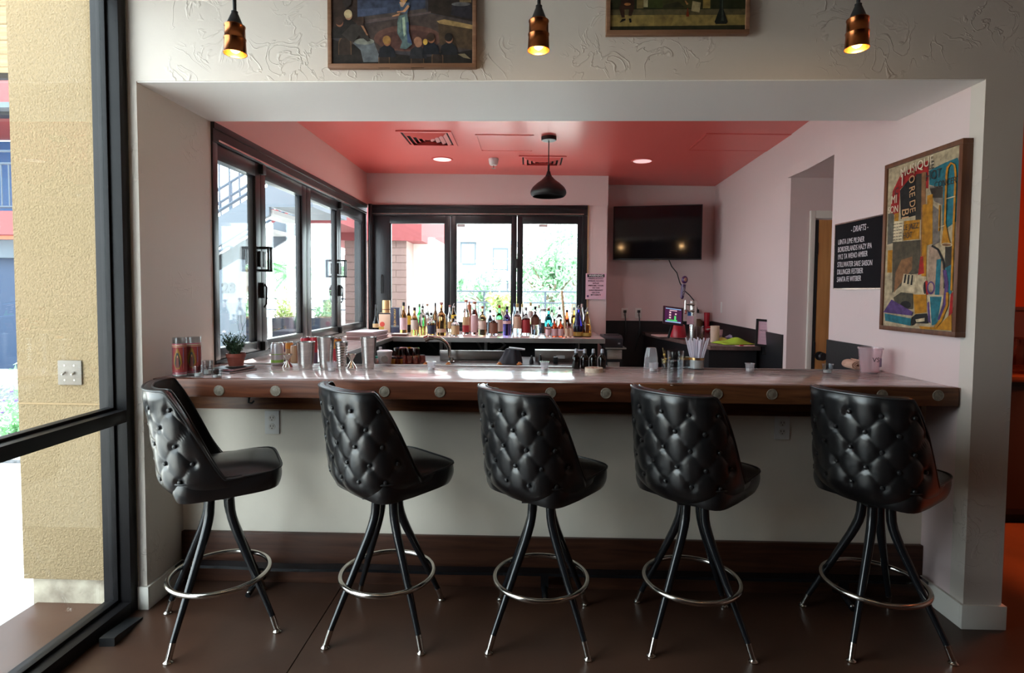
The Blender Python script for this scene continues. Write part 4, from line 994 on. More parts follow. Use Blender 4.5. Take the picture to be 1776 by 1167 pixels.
# tangle of glass cups by the candles: a small glass rack of three stuck together
x, y = spot(331, 648)
o = thing('glass_pitcher', 'little clear glass pitcher wedged between the candles and the cups', 'pitcher', (x+.012, y+.015, TOP))
part('body', G().lathe([(.001, 0), (.020, 0), (.027, .02), (.022, .045), (.024, .058), (.022, .058), (.020, .045), (.025, .02), (.018, .004), (.001, .004)], 20, cap0=False, cap1=False), TUMB, o, smooth=50)
part('handle', G().tube([(.022, 0, .05), (.038, 0, .045), (.038, 0, .02), (.025, 0, .015)], .003, 8), TUMB, o)

# potted rosemary on a saucer on two dark notebooks
p = spot(404, 650)
def book(x, y, z, w, d, h, rz, cov, label):
    o = thing('notebook', label, 'notebook', (x, y, z), rz)
    part('pages', G().box(-w/2+.003, w/2-.002, -d/2+.002, d/2-.002, .002, h-.002), mk('page_edge', (.62, .50, .50), .7) if 'page_edge' not in MATS else MATS['page_edge'], o)
    part('cover', G().box(-w/2, w/2, -d/2, d/2, 0, .002).box(-w/2, w/2, -d/2, d/2, h-.002, h).box(-w/2, -w/2+.003, -d/2, d/2, .002, h-.002), cov, o)
    return o
BOOKC = mk('notebook_cover', (.02, .02, .025), .3); BOOKR = mk('notebook_red_edge', (.30, .03, .05), .4)
bx_, by_ = aZ(398, 645, TOP).x, aZ(398, 645, TOP).y+.03
book(bx_, by_, TOP, .15, .17, .010, -.35, BOOKC, 'lower dark notebook under the potted rosemary')
b2 = book(bx_-.006, by_+.012, TOP+.0102, .14, .16, .011, -.2, BOOKC, 'upper dark notebook with a red edge under the potted rosemary')
part('elastic_band', G().box(-.071, .071, -.0815, -.080, .004, .007), BOOKR, b2)
px_, py_ = bx_+.008, by_+.02; zt0 = TOP+.0216
sc = thing('saucer', 'pale saucer under the terracotta pot', 'saucer', (px_, py_, zt0))
part('dish', G().lathe([(.03, 0), (.050, .004), (.052, .006), (.048, .005), (.030, .003)], 28), WAX, sc)
TERRA = mk('red_clay', (.25, .055, .035), .55, var=(20, .2))
pot = thing('potted_rosemary', 'small rosemary plant in a red clay pot at the left end of the bar', 'potted plant', (px_, py_, zt0+.0042))
rp = pxw(32, py_)/2; hp = pxw(22, py_)
part('pot', G().lathe([(rp*.74, 0), (rp*.92, hp*.70), (rp*1.0, hp*.71), (rp*1.02, hp), (rp*.93, hp), (rp*.9, hp*.85), (.001, hp*.85)], 28), TERRA, pot)
part('soil', G().lathe([(rp*.90, hp*.86), (.001, hp*.88)], 16), TRUNK, pot)
gl, gs = G(), G(); rr = random.Random(5)
for i in range(46):
    a = rr.uniform(0, 2*PI); ln = rr.uniform(.05, .115); sp = rr.uniform(.1, .62); base = Vector((rr.uniform(-.02, .02), rr.uniform(-.02, .02), hp*.85))
    d = Vector((math.cos(a)*sp, math.sin(a)*sp, 1)).normalized()
    pts = [base+d*ln*t+Vector((math.cos(a), math.sin(a), 0))*.012*t*t for t in (0, .33, .66, 1)]
    gs.tube([tuple(q) for q in pts], .0011, 5)
    for k in range(24):
        t = rr.uniform(.2, 1); q = base+d*ln*t+Vector((math.cos(a), math.sin(a), 0))*.012*t*t
        b = Vector((rr.gauss(0, 1), rr.gauss(0, 1), rr.gauss(.5, .6))).normalized(); s_ = b.orthogonal().normalized()*.0014; L_ = rr.uniform(.010, .019)
        gl.add([tuple(q-s_), tuple(q+s_), tuple(q+b*L_*.7+s_), tuple(q+b*L_), tuple(q+b*L_*.7-s_)], [(0, 1, 2, 3, 4)])
for a in (-.5, .1, .45):
    pts = [Vector((.02+.03*t*a, .01, hp+.03+.16*t)) for t in (0, .3, .6, .8, 1)]
    gs.tube([tuple(q+Vector((.012*math.sin(9*a+i), .006*i, 0))) for i, q in enumerate(pts)], .0009, 5)
f = part('foliage', gl, LEAFD, pot, smooth=0, fixn=False, kind='stuff'); part('stems', gs, LEAFD, pot)

# drink cans in a clump behind the shakers
def can(px, py, wpx, top, label, body, bandc=None):
    x, y, r = foot(px, py, wpx); h = hgt(px, top, y)
    o = thing('drink_can', label, 'can', (x, y, TOP), 0, 'drink cans behind the shakers')
    part('body', G().lathe([(r*.80, 0), (r*.98, .006), (r, .012), (r, h*.88), (r*.86, h*.96)], 26), body, o, smooth=50)
    part('lid', G().lathe([(r*.86, h*.957), (r*.88, h*.985), (r*.84, h*.985), (r*.81, h*.965), (.001, h*.965)], 26, cap0=False), STEEL, o)
    if bandc:
        for z0, z1, m in bandc: part('band', G().lathe([(r*1.008, h*z0), (r*1.008, h*z1)], 26, cap0=False, cap1=False), m, o)
    return o
LIME = mk('lime_green_print', (.30, .55, .10), .4); CANW = mk('white_can', (.62, .60, .64), .3, metal=.4); CANO = mk('orange_can', (.70, .28, .05), .3); CANR = mk('red_can', (.50, .03, .05), .3); CANT = mk('tan_can', (.50, .30, .18), .35); CANP = mk('plum_can', (.16, .10, .16), .35)
can(476.5, 634, 21.5, 593.5, 'silver white drink can with a lime green band', CANW, [(.47, .50, LIME), (.12, .24, LIME)])
can(489, 627, 14, 592.5, 'narrow plum and white can right behind the lime banded can', CANP, [(.1, .5, CANW)])
can(499.5, 629, 13, 592, 'orange topped drink can between the plum can and the tan can', CANT, [(.66, .93, CANO)])
can(508, 631, 12, 598, 'short tan drink can left of the wide steel tin', CANT)
can(527, 630, 17, 583, 'red topped drink can behind the wide steel tin', CANP, [(.78, .94, CANR)])
can(542, 630, 13, 583, 'dull red drink can between the two left steel tins', CANR, [(.0, .4, CANP)])
can(580.5, 634, 9, 585, 'orange red can peeping out behind the ribbed tin', CANR, [(.6, .93, CANO)])
can(588, 633, 8, 585.5, 'bright orange can right of the orange red one', CANO)

# jiggers and shaker tins
def jigger(px, py, wb, top, label):
    x, y, r = foot(px, py, wb); h = hgt(px, top, y); o = thing('jigger', label, 'jigger', (x, y, TOP), 0, 'steel double cone jiggers')
    part('lower_cone', G().lathe([(r, 0), (r*.22, h*.5), (r*.20, h*.5), (r*.95, .001)], 22, cap0=False, cap1=False), CHROME, o, smooth=28)
    part('upper_cone', G().lathe([(r*.22, h*.5), (r*.95, h), (r*.90, h), (r*.19, h*.52), (.001, h*.52)], 22, cap0=True, cap1=False), CHROME, o)
    part('waist_ring', G().lathe([(r*.26, h*.48), (r*.29, h*.5), (r*.26, h*.52)], 18, cap0=False, cap1=False), CHROME, o)
jigger(495, 637, 18, 614, 'steel jigger in front of the drink cans'); jigger(607, 638.5, 18, 614, 'steel jigger between the ribbed tin and the right shaker')
def tin(px, py, wb, wt, top, label, rings=()):
    x, y, r = foot(px, py, wb); h = hgt(px, top, y); r1 = pxw(wt, y)/2
    o = thing('shaker_tin', label, 'shaker', (x, y, TOP), rnd.uniform(0, 3), 'steel shaker tins on the bar')
    part('body', G().lathe([(r*.93, 0), (r, .004), (r*1.0+(r1-r)*.2, h*.2)]+[(r+(r1-r)*.2, h*.205), (r1, h*.97)]+[(r1*1.02, h*.985), (r1*1.02, h), (r1*.96, h), (r1*.94, h*.9), (r*.92, .01), (.001, .008)], 36, cap1=False), STEEL, o, smooth=50)
    return o
tin(526, 639.5, 25, 31, 592.5, 'short wide steel tin left of the tall one'); tin(562, 639.5, 20, 29, 584, 'tall steel tin in the middle of the left group'); tin(636.5, 640, 20, 28, 584.5, 'tall steel tin standing alone right of the jigger')
x, y, r = foot(590, 639.5, 15); h = hgt(590, 592.5, y); r1 = pxw(22, y)/2
o = thing('ribbed_tin', 'ribbed steel tin ringed with ridges between tall tin and jigger', 'shaker', (x, y, TOP))
pr = [(r*.9, 0)]
for k in range(9):
    z = h*(.06+k*.095); q = r+(r1-r)*z/h; pr += [(q*.93, z), (q*1.03, z+h*.035), (q*1.03, z+h*.06)]
part('body', G().lathe(pr+[(r1*1.0, h*.94), (r1*1.03, h*.97), (r1*1.03, h), (r1*.95, h), (r*.85, .02), (.001, .01)], 32, cap1=False), STEEL, o, smooth=30)

# amber spray bottles
def spray(px, label):
    x, y, r = foot(px, 640, 13.5); h = hgt(px, 605, y); o = thing('spray_bottle', label, 'spray bottle', (x, y, TOP), 0, 'row of amber spray bottles')
    part('body', G().lathe([(r*.9, 0), (r, .003), (r, h*.52), (r*.9, h*.60), (r*.55, h*.68), (r*.42, h*.70), (r*.42, h*.74)], 24), AMBERG, o, smooth=50)
    part('liquid', G().lathe([(r*.9, .004), (r*.9, h*.45), (.001, h*.45)], 20), mk('dark_liquid', (.012, .005, .003), .3) if 'dark_liquid' not in MATS else MATS['dark_liquid'], o)
    part('collar', G().lathe([(r*.46, h*.70), (r*.50, h*.71), (r*.50, h*.79), (r*.40, h*.80)], 18), BLACKP, o)
    part('spray_head', G().lathe([(r*.42, h*.79), (r*.46, h*.80), (r*.42, h*.95), (r*.32, h*1.0)], 18).tube([(0, 0, h*.92), (0, -r*.48, h*.92)], r*.12, 8), mk('grey_spray_head', (.30, .30, .34), .35) if 'grey_spray_head' not in MATS else MATS['grey_spray_head'], o)
for px, lab in ((999.5, 'first amber spray bottle from the left of four'), (1014.5, 'second amber spray bottle from the left of four'), (1029.5, 'third amber spray bottle from the left of four'), (1045, 'rightmost of the four amber spray bottles')): spray(px, lab)
# round coaster stack
x, y, r = foot(1032, 647, 32); h = hgt(1032, 638.5, y)-.0
co = thing('coaster_stack', 'round stack of pale coasters in front of the spray bottles', 'coasters', (x, y, TOP))
CORKM = mk('pale_coaster', (.60, .47, .36), .7, var=(30, .12))
nH = .022
for k in range(3): part('coaster', G().lathe([(r, k*nH/3), (r, (k+1)*nH/3-.0012), (r*.985, (k+1)*nH/3-.0002), (.001, (k+1)*nH/3-.0002)], 32), CORKM, co)
g = G()
for a in range(3): g.lathe([(r*.14, nH), (r*.14, nH+.0004)], 10, c=(r*.3*math.cos(a*2.1), r*.3*math.sin(a*2.1), 0))
part('printed_mark', g, mk('red_print', (.35, .05, .05), .6), co)
# upside down stack of plastic cups
x, y, r = foot(1131.5, 641, 24); h = hgt(1131, 600, y)
cs = thing('plastic_cup_stack', 'upturned stack of clear plastic cups left of the water glass', 'cups', (x, y, TOP))
g = G(); n = 13
for k in range(n):
    z = k*h*.55/n; r0 = r*(1-.10*k/n)
    pr = [(r0*1.02, z), (r0*1.03, z+.002), (r0, z+.004), (r0*.80-.0002*k, z+h*.42), (.001, z+h*.42)] if k == n-1 else [(r0*1.02, z), (r0*1.03, z+.0025), (r0*.985, z+.0045), (r0*.97, z+h*.05)]
    part('cup', G().lathe(pr, 24, cap0=False, cap1=False), CUPG, cs)
# glass of corks and picks
x, y, r = foot(1157, 641, 17); o = thing('garnish_glass', 'small glass holding dried yellow garnish between cup stack and water glass', 'glass', (x, y, TOP))
h = .058
part('glass', G().lathe(wallprof(r*.85, r, h), 20, cap0=False, cap1=False), TUMB, o)
g = G(); rr = random.Random(8)
for i in range(9): g.ball((rr.uniform(-.6, .6)*r, rr.uniform(-.6, .6)*r, h*rr.uniform(.5, 1.35)), .007, .009, .007, 8, 6)
part('garnish', g, mk('dried_yellow_flower', (.50, .36, .10), .7), o, kind='stuff')
part('picks', G().tube([(0, 0, .01), (-.02, .0, .115)], .0012, 6).tube([(0, 0, .01), (-.006, .01, .10)], .0012, 6), mk('pick_wood', (.4, .28, .12), .7), o)
# patterned water glass
x, y, r = foot(1174, 669, 26); h = hgt(1174, 609, y); r1 = pxw(28, y)/2
o = thing('water_glass', 'tall cut glass tumbler of water at the front edge of the bar', 'glass', (x, y, TOP))
def fac(u, v):
    a = u*2*PI; z = v*h; q = r+(r1-r)*v
    if v < .74: q += .0011*math.sin(16*a+v*58)*math.sin(16*a-v*58)
    return (q*math.cos(a), q*math.sin(a), z)
TUMBR = mk('thick_cut_glass', (1, 1, 1), .01, trans=1, ior=1.45)
g = G().grid(fac, 96, 60, True)
g.lathe([(r1, h), (r1-.0012, h+.001), (r1-.0026, h), (r-.003, .014), (.001, .013)], 48, cap0=False, cap1=False); g.lathe([(.001, 0), (r, 0)], 96, cap0=False, cap1=False)
part('glass', g, TUMB, o, smooth=60)
part('water', G().lathe([(.001, .0138), (r-.0034, .0144), (r1-.0034, h*.72), (.001, h*.72)], 36, cap0=False, cap1=False), WATER, o, smooth=50)
part('water_surface', G().lathe([(r1-.0030, h*.722), (r1-.006, h*.7205)], 32, cap0=False, cap1=False), CUPG, o)
# straw glass
def band_glass(px, py, wpx, hpx, label, straws):
    x, y, r = foot(px, py, wpx); h = pxw(hpx, y); o = thing('banded_glass', label, 'glass', (x, y, TOP), 0, 'cut glasses with a gold band')
    g = G().grid(lambda u, v: ((r+.0008*math.sin(14*u*2*PI+v*30))*math.cos(u*2*PI), (r+.0008*math.sin(14*u*2*PI+v*30))*math.sin(u*2*PI), v*h), 56, 20, True)
    g.lathe([(r, h), (r-.003, h), (r-.003, .006), (.001, .006)], 40, cap0=False, cap1=False)
    part('glass', g, TUMB, o, smooth=60)
    part('gold_band', G().lathe([(r+.0012, h*.80), (r+.0012, h*.99)], 40, cap0=False, cap1=False), mk('gold_band', (.55, .36, .16), .25, metal=1) if 'gold_band' not in MATS else MATS['gold_band'], o)
    if straws:
        sm = CUPG
        SR = random.Random(4)
        part('paper_liner', G().lathe([(r-.004, .008), (r-.0036, h*.78)], 30, cap1=False), WAX, o)
        for i in range(34):
            a = SR.uniform(0, 2*PI); q = r*.80*math.sqrt(SR.random()); lean = 1.05+.75*SR.random(); L_ = pxw(54, y)*SR.uniform(.9, 1.03)
            b0 = Vector((q*math.cos(a)*.7, q*math.sin(a)*.7, .009)); b1 = Vector((q*math.cos(a)*lean*1.35, q*math.sin(a)*lean*1.35, L_))
            part('straw', G().tube([tuple(b0), tuple(b1)], .0030, 7), STRAWM, o)
STRAWM = clear('frosted_straw', (.9, .86, .92), .5, .25, haze=.6, hazecol=(.92, .90, .95))
band_glass(1190, 640.5, 22, 20, 'gold banded cut glass half hidden by the water glass', False)
band_glass(1211.5, 642, 25, 21, 'gold banded cut glass stuffed with frosted straws', True)
# plastic pitcher with marker letters
x, y, r = foot(1517, 649, 29); h = hgt(1517, 602.5, y); r1 = pxw(38, y)/2
o = thing('plastic_pitcher', 'translucent plastic container marked V S at the right end of the bar', 'container', (x, y, TOP))
part('body', G().lathe([(.001, 0), (r*.96, 0), (r, .003), (r1*.95, h*.93), (r1*1.02, h*.94), (r1*1.02, h), (r1*.94, h), (r*.94, .008), (.001, .006)], 32, cap0=False, cap1=False), FROST, o, smooth=50)
part('contents', G().lathe([(.001, .008), (r*.90, .009), (r*.92, h*.10), (.001, h*.10)], 26, cap0=False, cap1=False), mk('pink_contents', (.70, .34, .32), .6), o)
for s_, u in (('V', -.010), ('S', .010)):
    an = math.atan2(u, r1); q = (r+r1)/2+.003
    text('lettering', s_, .034, INK, o, facing((q*math.sin(an), -q*math.cos(an), h*.55), (math.cos(an), math.sin(an), 0), (-.0, -.10, 1)))
part('label_patch', G().grid(lambda u, v: (((r+r1)/2+.0022)*math.sin(.35+.45*u), -((r+r1)/2+.0022)*math.cos(.35+.45*u), h*(.28+.33*v)), 8, 3), mk('purple_label', (.24, .18, .30), .6), o)
# rolled towel
x, y, r = foot(1489, 642.5, 24)
o = thing('rolled_towel', 'rolled peach towel left of the translucent container', 'towel', (x+.004, y+.02, TOP))
pts = []
for i in range(90):
    a = i/89*2*PI*3.2; q = .006+i/89*.034; pts.append((q*math.cos(a), q*.62*math.sin(a)+.0))
g = G()
for i in range(89):
    (x0, z0), (x1, z1) = pts[i], pts[i+1]
    g.add([(x0, -.05, z0+.027), (x1, -.05, z1+.027), (x1, .05, z1+.027), (x0, .05, z0+.027)], [(0, 1, 2, 3)])
tw = part('cloth', g, mk('peach_towel', (.66, .40, .30), .9, bump=(300, .6)), o, fixn=False)
md = tw.modifiers.new('thick', 'SOLIDIFY'); md.thickness = .0045

# ================================================================ ledges and equipment behind the bar
LZ = 1.03
side = thing('side_ledge', 'pink stone ledge with a steel edge under the folding side window', 'counter', (0, 0, 0))
part('ledge_top', G().prism([(XL+.002, YB+.05), (-1.25, YB+.05), (-1.25, 5.17), (XL+.002, 5.17)], 2, LZ-.03, LZ), STONE, side, bevel=.002)
part('steel_edge', G().box(-1.25, -1.238, YB+.06, 5.15, LZ-.034, LZ-.001), STEELF, side)
part('cabinet_front', G().box(-1.30, -1.27, YB+.06, 5.15, 0, LZ-.035), BLACKM, side)
back = thing('back_ledge', 'pink stone ledge with a steel edge carrying the liquor bottles', 'counter', (0, 0, 0))
part('ledge_top', G().box(XL+.002, .700, 5.172, YW-.022, LZ-.03, LZ), STONE, back, bevel=.002)
part('steel_edge', G().box(-1.236, .702, 5.16, 5.171, LZ-.042, LZ-.001), STEELF, back)
part('under_panel', G().box(-1.70, .70, 5.70, 5.72, 0, LZ-.032), BLACKM, back)
for x in (-.92, -.47, .45):
    part('bracket', G().tube([(x, 5.21, LZ-.035), (x+.05, 5.69, LZ-.25)], .012, 6).box(x+.035, x+.065, 5.66, 5.70, LZ-.27, LZ-.035), STEELF, back)
WZ = .885
DSTEEL = mk('dull_dark_steel', (.09, .08, .08), .6, metal=1, var=(4, .3))
MSTEEL = mk('dull_steel', (.34, .31, .30), .3, metal=1, var=(4, .3))
table = thing('work_table', 'stainless steel work table with sinks and ice well under the back ledge', 'table', (0, 0, 0))
part('table_top', G().box(-1.23, .62, 4.30, 4.95, WZ-.03, WZ), DSTEEL, table, bevel=.004)
for x0, x1, zb_, zt_ in ((-.72, -.17, WZ, WZ+.084), (.06, .46, WZ, WZ+.092)):
    part('backsplash', G().box(x0, x1, 4.62, 4.645, zb_, zt_), MSTEEL, table, bevel=.004)
part('backsplash_ledge', G().box(.06, .46, 4.645, 4.72, WZ+.080, WZ+.092), MSTEEL, table)
part('sink_rim', G().box(-.70, -.22, 4.34, 4.355, WZ, WZ+.006).box(-.70, -.22, 4.58, 4.595, WZ, WZ+.006), STEEL, table)
part('front_panel', G().box(-1.23, .62, 4.32, 4.35, 0, WZ-.032), STEELF, table)
def onw(px, py, z=WZ): p = aZ(px, py, z); return p.x, p.y
# pre-rinse hose arching over the sink
hp_ = [aY(x, y, 4.50) for x, y in ((779, 630), (780, 619), (779, 606), (775, 597), (769, 590.5), (762, 587), (752, 586))]
fc = thing('hand_sprayer', 'chrome hose spray arching over the sink', 'faucet', tuple(onw(779, 632)+(WZ,)))
o0 = fc.location.copy()
P_ = [Vector((p.x, p.y, p.z))-o0 for p in hp_]; P_[0] = Vector((0, P_[0].y, 0))
import itertools
sm = []
for i in range(len(P_)-1):
    p0, p1, p2, p3 = P_[max(i-1, 0)], P_[i], P_[i+1], P_[min(i+2, len(P_)-1)]
    for t in (0, .25, .5, .75): sm.append(.5*((2*p1)+(p2-p0)*t+(2*p0-5*p1+4*p2-p3)*t*t+(3*p1-p0-3*p2+p3)*t**3))
sm.append(P_[-1])
part('hose', G().tube([tuple(p) for p in sm], .013, 10), CHROME, fc)
e = P_[-1]; part('spray_handle', G().tube([tuple(e), tuple(e+Vector((-.04, -.01, .002)))], [.016, .020], 12).tube([tuple(e+Vector((-.04, -.01, .002))), tuple(e+Vector((-.07, -.015, -.012)))], [.024, .028], 12), CHROME, fc)
part('hose_base', G().lathe([(.03, 0), (.03, .01), (.018, .014), (.016, .04)], 18, c=(0, P_[0].y, 0)), CHROME, fc)
x, y = onw(733, 632); rr = random.Random(2)
# upturned glasses on the work table
GLP = clear('stacked_glass', (.72, .50, .46), .8)
gi = 0
for (px, py, lab) in ((686, 633, 'leftmost'), (697, 632, 'second'), (708, 632.5, 'third'), (719, 633, 'fourth'), (729, 631, 'fifth')):
    for lev in (0, 1):
        if lev == 1 and px in (729,): continue
        x, y = onw(px, py-1, WZ); r = .034; h = .062
        o = thing('upturned_glass', lab+(' lower' if lev == 0 else ' upper')+' upturned glass in the stack right of the orange jars', 'glass', (x, y+.05, WZ+lev*(h+.001)), 0, 'upturned glasses on the work table')
        part('glass', G().lathe([(r, 0), (r*1.01, .003), (r*.86, h*.92), (r*.80, h), (.001, h), (.001, h-.006), (r*.80, h-.006), (r*.95, 0)], 18, cap0=False, cap1=False), GLP, o)
# deli tubs, jars, bits by the right hand tin
def tub(px, py, w, top, label, mat, lidm):
    x, y = onw(px, py); r = pxw(w, y)/2; h = aY(px, top, y).z-WZ
    o = thing('deli_tub', label, 'tub', (x, y+r, WZ)); part('tub', G().lathe([(r*.78, 0), (r*.96, h*.86), (.001, h*.86)], 26), mat, o)
    part('lid', G().lathe([(r*1.0, h*.86), (r*1.02, h*.90), (r*1.0, h*.97), (r*.9, h), (.001, h*.98)], 26), lidm, o); return o
WTUB = mk('white_tub', (.70, .68, .72), .4)
t = tub(664, 634, 27, 609, 'white deli tub with a round grey sticker right of the lone steel tin', WTUB, WTUB)
x_ = t.location; r_ = pxw(27, x_.y)/2
part('round_sticker', G().lathe([(.026, 0), (.026, .001)], 20, M=Matrix.Translation((.012, -r_*.93, .05)) @ Matrix.Rotation(PI/2-.15, 4, 'X')), mk('grey_sticker', (.28, .26, .25), .6), t)
def jar(px, py, w, top, label, bodym, lidm):
    x, y = onw(px, py); r = pxw(w, y)/2; h = aY(px, top, y).z-WZ
    o = thing('jar', label, 'jar', (x, y+r, WZ)); part('jar_body', G().lathe([(r*.9, 0), (r, .004), (r, h*.68), (r*.85, h*.76)], 20), bodym, o)
    part('lid', G().lathe([(r*.92, h*.74), (r*.95, h*.97), (r*.9, h)], 20), lidm, o)
OJ = mk('orange_preserve', (.50, .20, .02), .3); TEAL_ = mk('teal_plastic', (.05, .42, .32), .4)
jar(682, 631.5, 11, 619, 'orange jar with a dark lid beside the white deli tub', OJ, BLACKP); jar(692.5, 631, 10.5, 619.5, 'second orange jar right of the first beside the stacked glasses', OJ, BLACKP)
jar(652, 631, 9, 618, 'teal topped jar half behind the white deli tub', WTUB, TEAL_); jar(659, 627, 6, 602, 'thin dropper bottle standing behind the white deli tub', mk('blue_grey_glass', (.10, .16, .20), .3), WTUB)
x, y = onw(655, 636); o = thing('orange_cloth', 'crumpled bright orange cloth in front of the white deli tub', 'cloth', (x+.012, max(y, 4.345), WZ))
rr = random.Random(3); g = G().ball((0, 0, .018), .048, .035, .026, 22, 12)
for i, v in enumerate(g.v):
    q = 1+.28*math.sin(v[0]*90+1.3)*math.sin(v[1]*110)+.12*math.sin(v[0]*210)
    g.v[i] = (v[0]*q, v[1]*q, max(.001, v[2]*(q if v[2] > .01 else 1)))
part('folds', g, mk('orange_cloth', (.80, .13, .02), .8), o, smooth=60)
for px, py, m, lab in ((601, 636, mk('orange_peel', (.75, .22, .03), .5), 'orange wedge on the work table behind the left jigger'), (612, 634, mk('pale_rind', (.65, .55, .50), .6), 'pale fruit wedge on the work table beside the jigger'), (621, 632, TEAL_, 'teal bottle cap on the work table left of the lone steel tin')):
    x, y = onw(px, py); o = thing('fruit_wedge' if m is not TEAL_ else 'teal_cap', lab, 'fruit' if m is not TEAL_ else 'bottle cap', (x, y+.03, WZ)); part('flesh' if m is not TEAL_ else 'shell', G().ball((0, 0, .022), .034, .026, .022, 14, 8), m, o)  # the teal piece is a loose bottle cap
for px in (738, 777, 866, 901):
    x, y = onw(px, 633); o = thing('drain_plug', {738: 'orange rubber plug right of the stacked glasses', 777: 'orange rubber plug at the foot of the hose', 866: 'orange rubber plug left of the dark coat', 901: 'orange rubber plug right of the dark coat'}[px], 'plug', (x, y+.02, WZ)); part('knob', G().lathe([(.022, 0), (.022, .008), (.012, .012), (.012, .02)], 16), mk('orange_rubber', (.55, .20, .05), .6) if 'orange_rubber' not in MATS else MATS['orange_rubber'], o)
# dark bag over the ice well
x, y = onw(884, 631); o = thing('dark_bag', 'slumped dark grey bag on the work table under the bottle ledge', 'bag', (x, 4.50, WZ))
def bagf(u, v):
    a = u*2*PI; q = 1-.45*v+.06*math.sin(5*a+3*v)+.04*math.sin(9*a); return (.095*q*math.cos(a)+.02*v, .075*q*math.sin(a), .115*v)
g = G().grid(bagf, 40, 14, True); k = len(g.v); g.v.append((.02, 0, .117)); g.f += [(13*40+i, 13*40+(i+1) % 40, k) for i in range(40)]; g.c += [None]*40
part('bag_body', g, mk('charcoal_cloth', (.045, .045, .055), .8), o, smooth=60); part('bag_flap', G().cbox(.055, .0, .115, .13, .10, .010, ry=.10), mk('grey_flap', (.16, .17, .18), .6), o, bevel=.003)
for px, top, m, lab, nm in ((922, 617, BLACKM, 'black bar tool standing left of the middle cup', 'bar_tool'), (937, 615, BLACKM, 'black pourer standing behind the middle cup', 'bar_tool'), (964, 619, BLACKP, 'black soda gun holster on the steel backsplash', 'soda_gun')):
    x, y = onw(px, 632); h = aY(px, top, y+.05).z-WZ; o = thing(nm, lab, 'bar tool', (x, y+.05, WZ)); part('shaft', G().lathe([(.016, 0), (.018, h*.3), (.010, h*.7), (.006, h)], 14) if nm == 'bar_tool' else G().box(-.018, .018, -.012, .012, 0, h), m, o, bevel=0 if nm == 'bar_tool' else .004)
p = aY(972, 619, 4.618); o = thing('serial_plate', 'small riveted plate on the steel backsplash', 'plate', (p.x, 4.6185, p.z)); part('plate', G().box(-.035, .035, -.002, 0, -.013, .013), mk('pale_plate', (.45, .45, .46), .4), o)
p = aY(776, 598, 5.699); o = outlet((p.x, 5.6995, p.z), 0, 'steel outlet on the dark panel under the bottle ledge', s=1.0)
cpts = [aY(x, y, 5.6) for x, y in ((850, 594), (868, 592), (876, 598), (868, 606), (855, 609))]
tag(link('drain_hose', mesh_of('drain_hose', G().tube([tuple(q) for q in cpts]+[(cpts[-1].x-.1, 5.6, .5), (cpts[-1].x-.1, 5.6, 0)], .012, 8), GREY)), 'looped grey hose on the dark panel under the bottle ledge', 'hose')
# cash drawer and printer at the end of the back ledge
p0, p1 = aY(1046, 582, 5.35), aY(1080, 606, 5.35); cw = p1.x-p0.x
ps = thing('drawer_unit', 'steel drawer unit under the receipt printer right of the back ledge', 'drawer unit', ((p0.x+p1.x)/2-.02, 5.36, 0)); sx_ = aY(1082, 610, 5.3).x-ps.location.x
zc_ = aY(1060, 606, 5.3).z
part('housing', G().box(-.04, sx_, 0, .34, 0, zc_), BLACKM, ps); part('top_plate', G().box(-.05, sx_+.03, -.02, .35, zc_, zc_+.012), STEELF, ps)
zz0 = aY(1060, 624, 5.3).z; part('drawer', G().box(-.035, sx_-.01, -.018, 0, zz0, zc_-.008), STEEL, ps, bevel=.003); part('drawer', G().box(-.03, sx_-.03, -.018, 0, zz0-.16, zz0-.025), STEEL, ps, bevel=.003)
rpx = (p0.x+p1.x)/2; rp_ = thing('receipt_printer', 'dark receipt printer on the steel drawer unit beside the post', 'printer', (rpx, 5.36, zc_+.0125))
hh = p0.z-zc_-.012; part('housing', G().prism([(-.02, 0), (.24, 0), (.24, hh), (.05, hh), (-.02, hh*.78)], 0, -cw/2, cw/2), mk('charcoal_plastic', (.03, .028, .034), .4), rp_, bevel=.006); part('paper_slot', G().box(-cw*.4, cw*.4, .06, .12, hh, hh+.006), BLACKP, rp_); part('button', G().box(cw*.25, cw*.36, -.024, -.018, hh*.3, hh*.42), GREY, rp_)
# trays stacked at the corner of the ledges
x, y = aZ(656, 592, LZ).x, aZ(656, 592, LZ).y
for k in range(7):
    o = thing('menu_board', {0: 'lowest menu board of the stack on the side ledge', 6: 'topmost menu board of the stack on the side ledge'}.get(k, ['', 'second', 'third', 'fourth', 'fifth', 'sixth'][k % 6]+' menu board up in the stack on the side ledge'), 'menu', (-1.40+rnd.uniform(-.006, .006), 4.98+rnd.uniform(-.006, .006), LZ+.0004+k*.0098), -.12+rnd.uniform(-.03, .03), 'menu boards stacked on the side ledge')
    part('board', G().box(-.13, .11, -.19, .15, 0, .006), mk('menu_wood', (.28, .14, .12), .6) if 'menu_wood' not in MATS else MATS['menu_wood'], o); part('sheet', G().box(-.127, .114, -.186, .146, .006, .0092), mk('menu_paper', (.66, .60, .66), .5) if 'menu_paper' not in MATS else MATS['menu_paper'], o)
o = thing('small_tray', 'little dark tray between the menu boards and the blue box', 'tray', (-1.20, 5.30, LZ+.0004)); part('tray', G().box(-.07, .07, -.06, .06, 0, .018), mk('tray_brown', (.14, .06, .05), .5), o, bevel=.003); part('card', G().box(-.065, .065, -.055, .055, .018, .021), WAX, o)

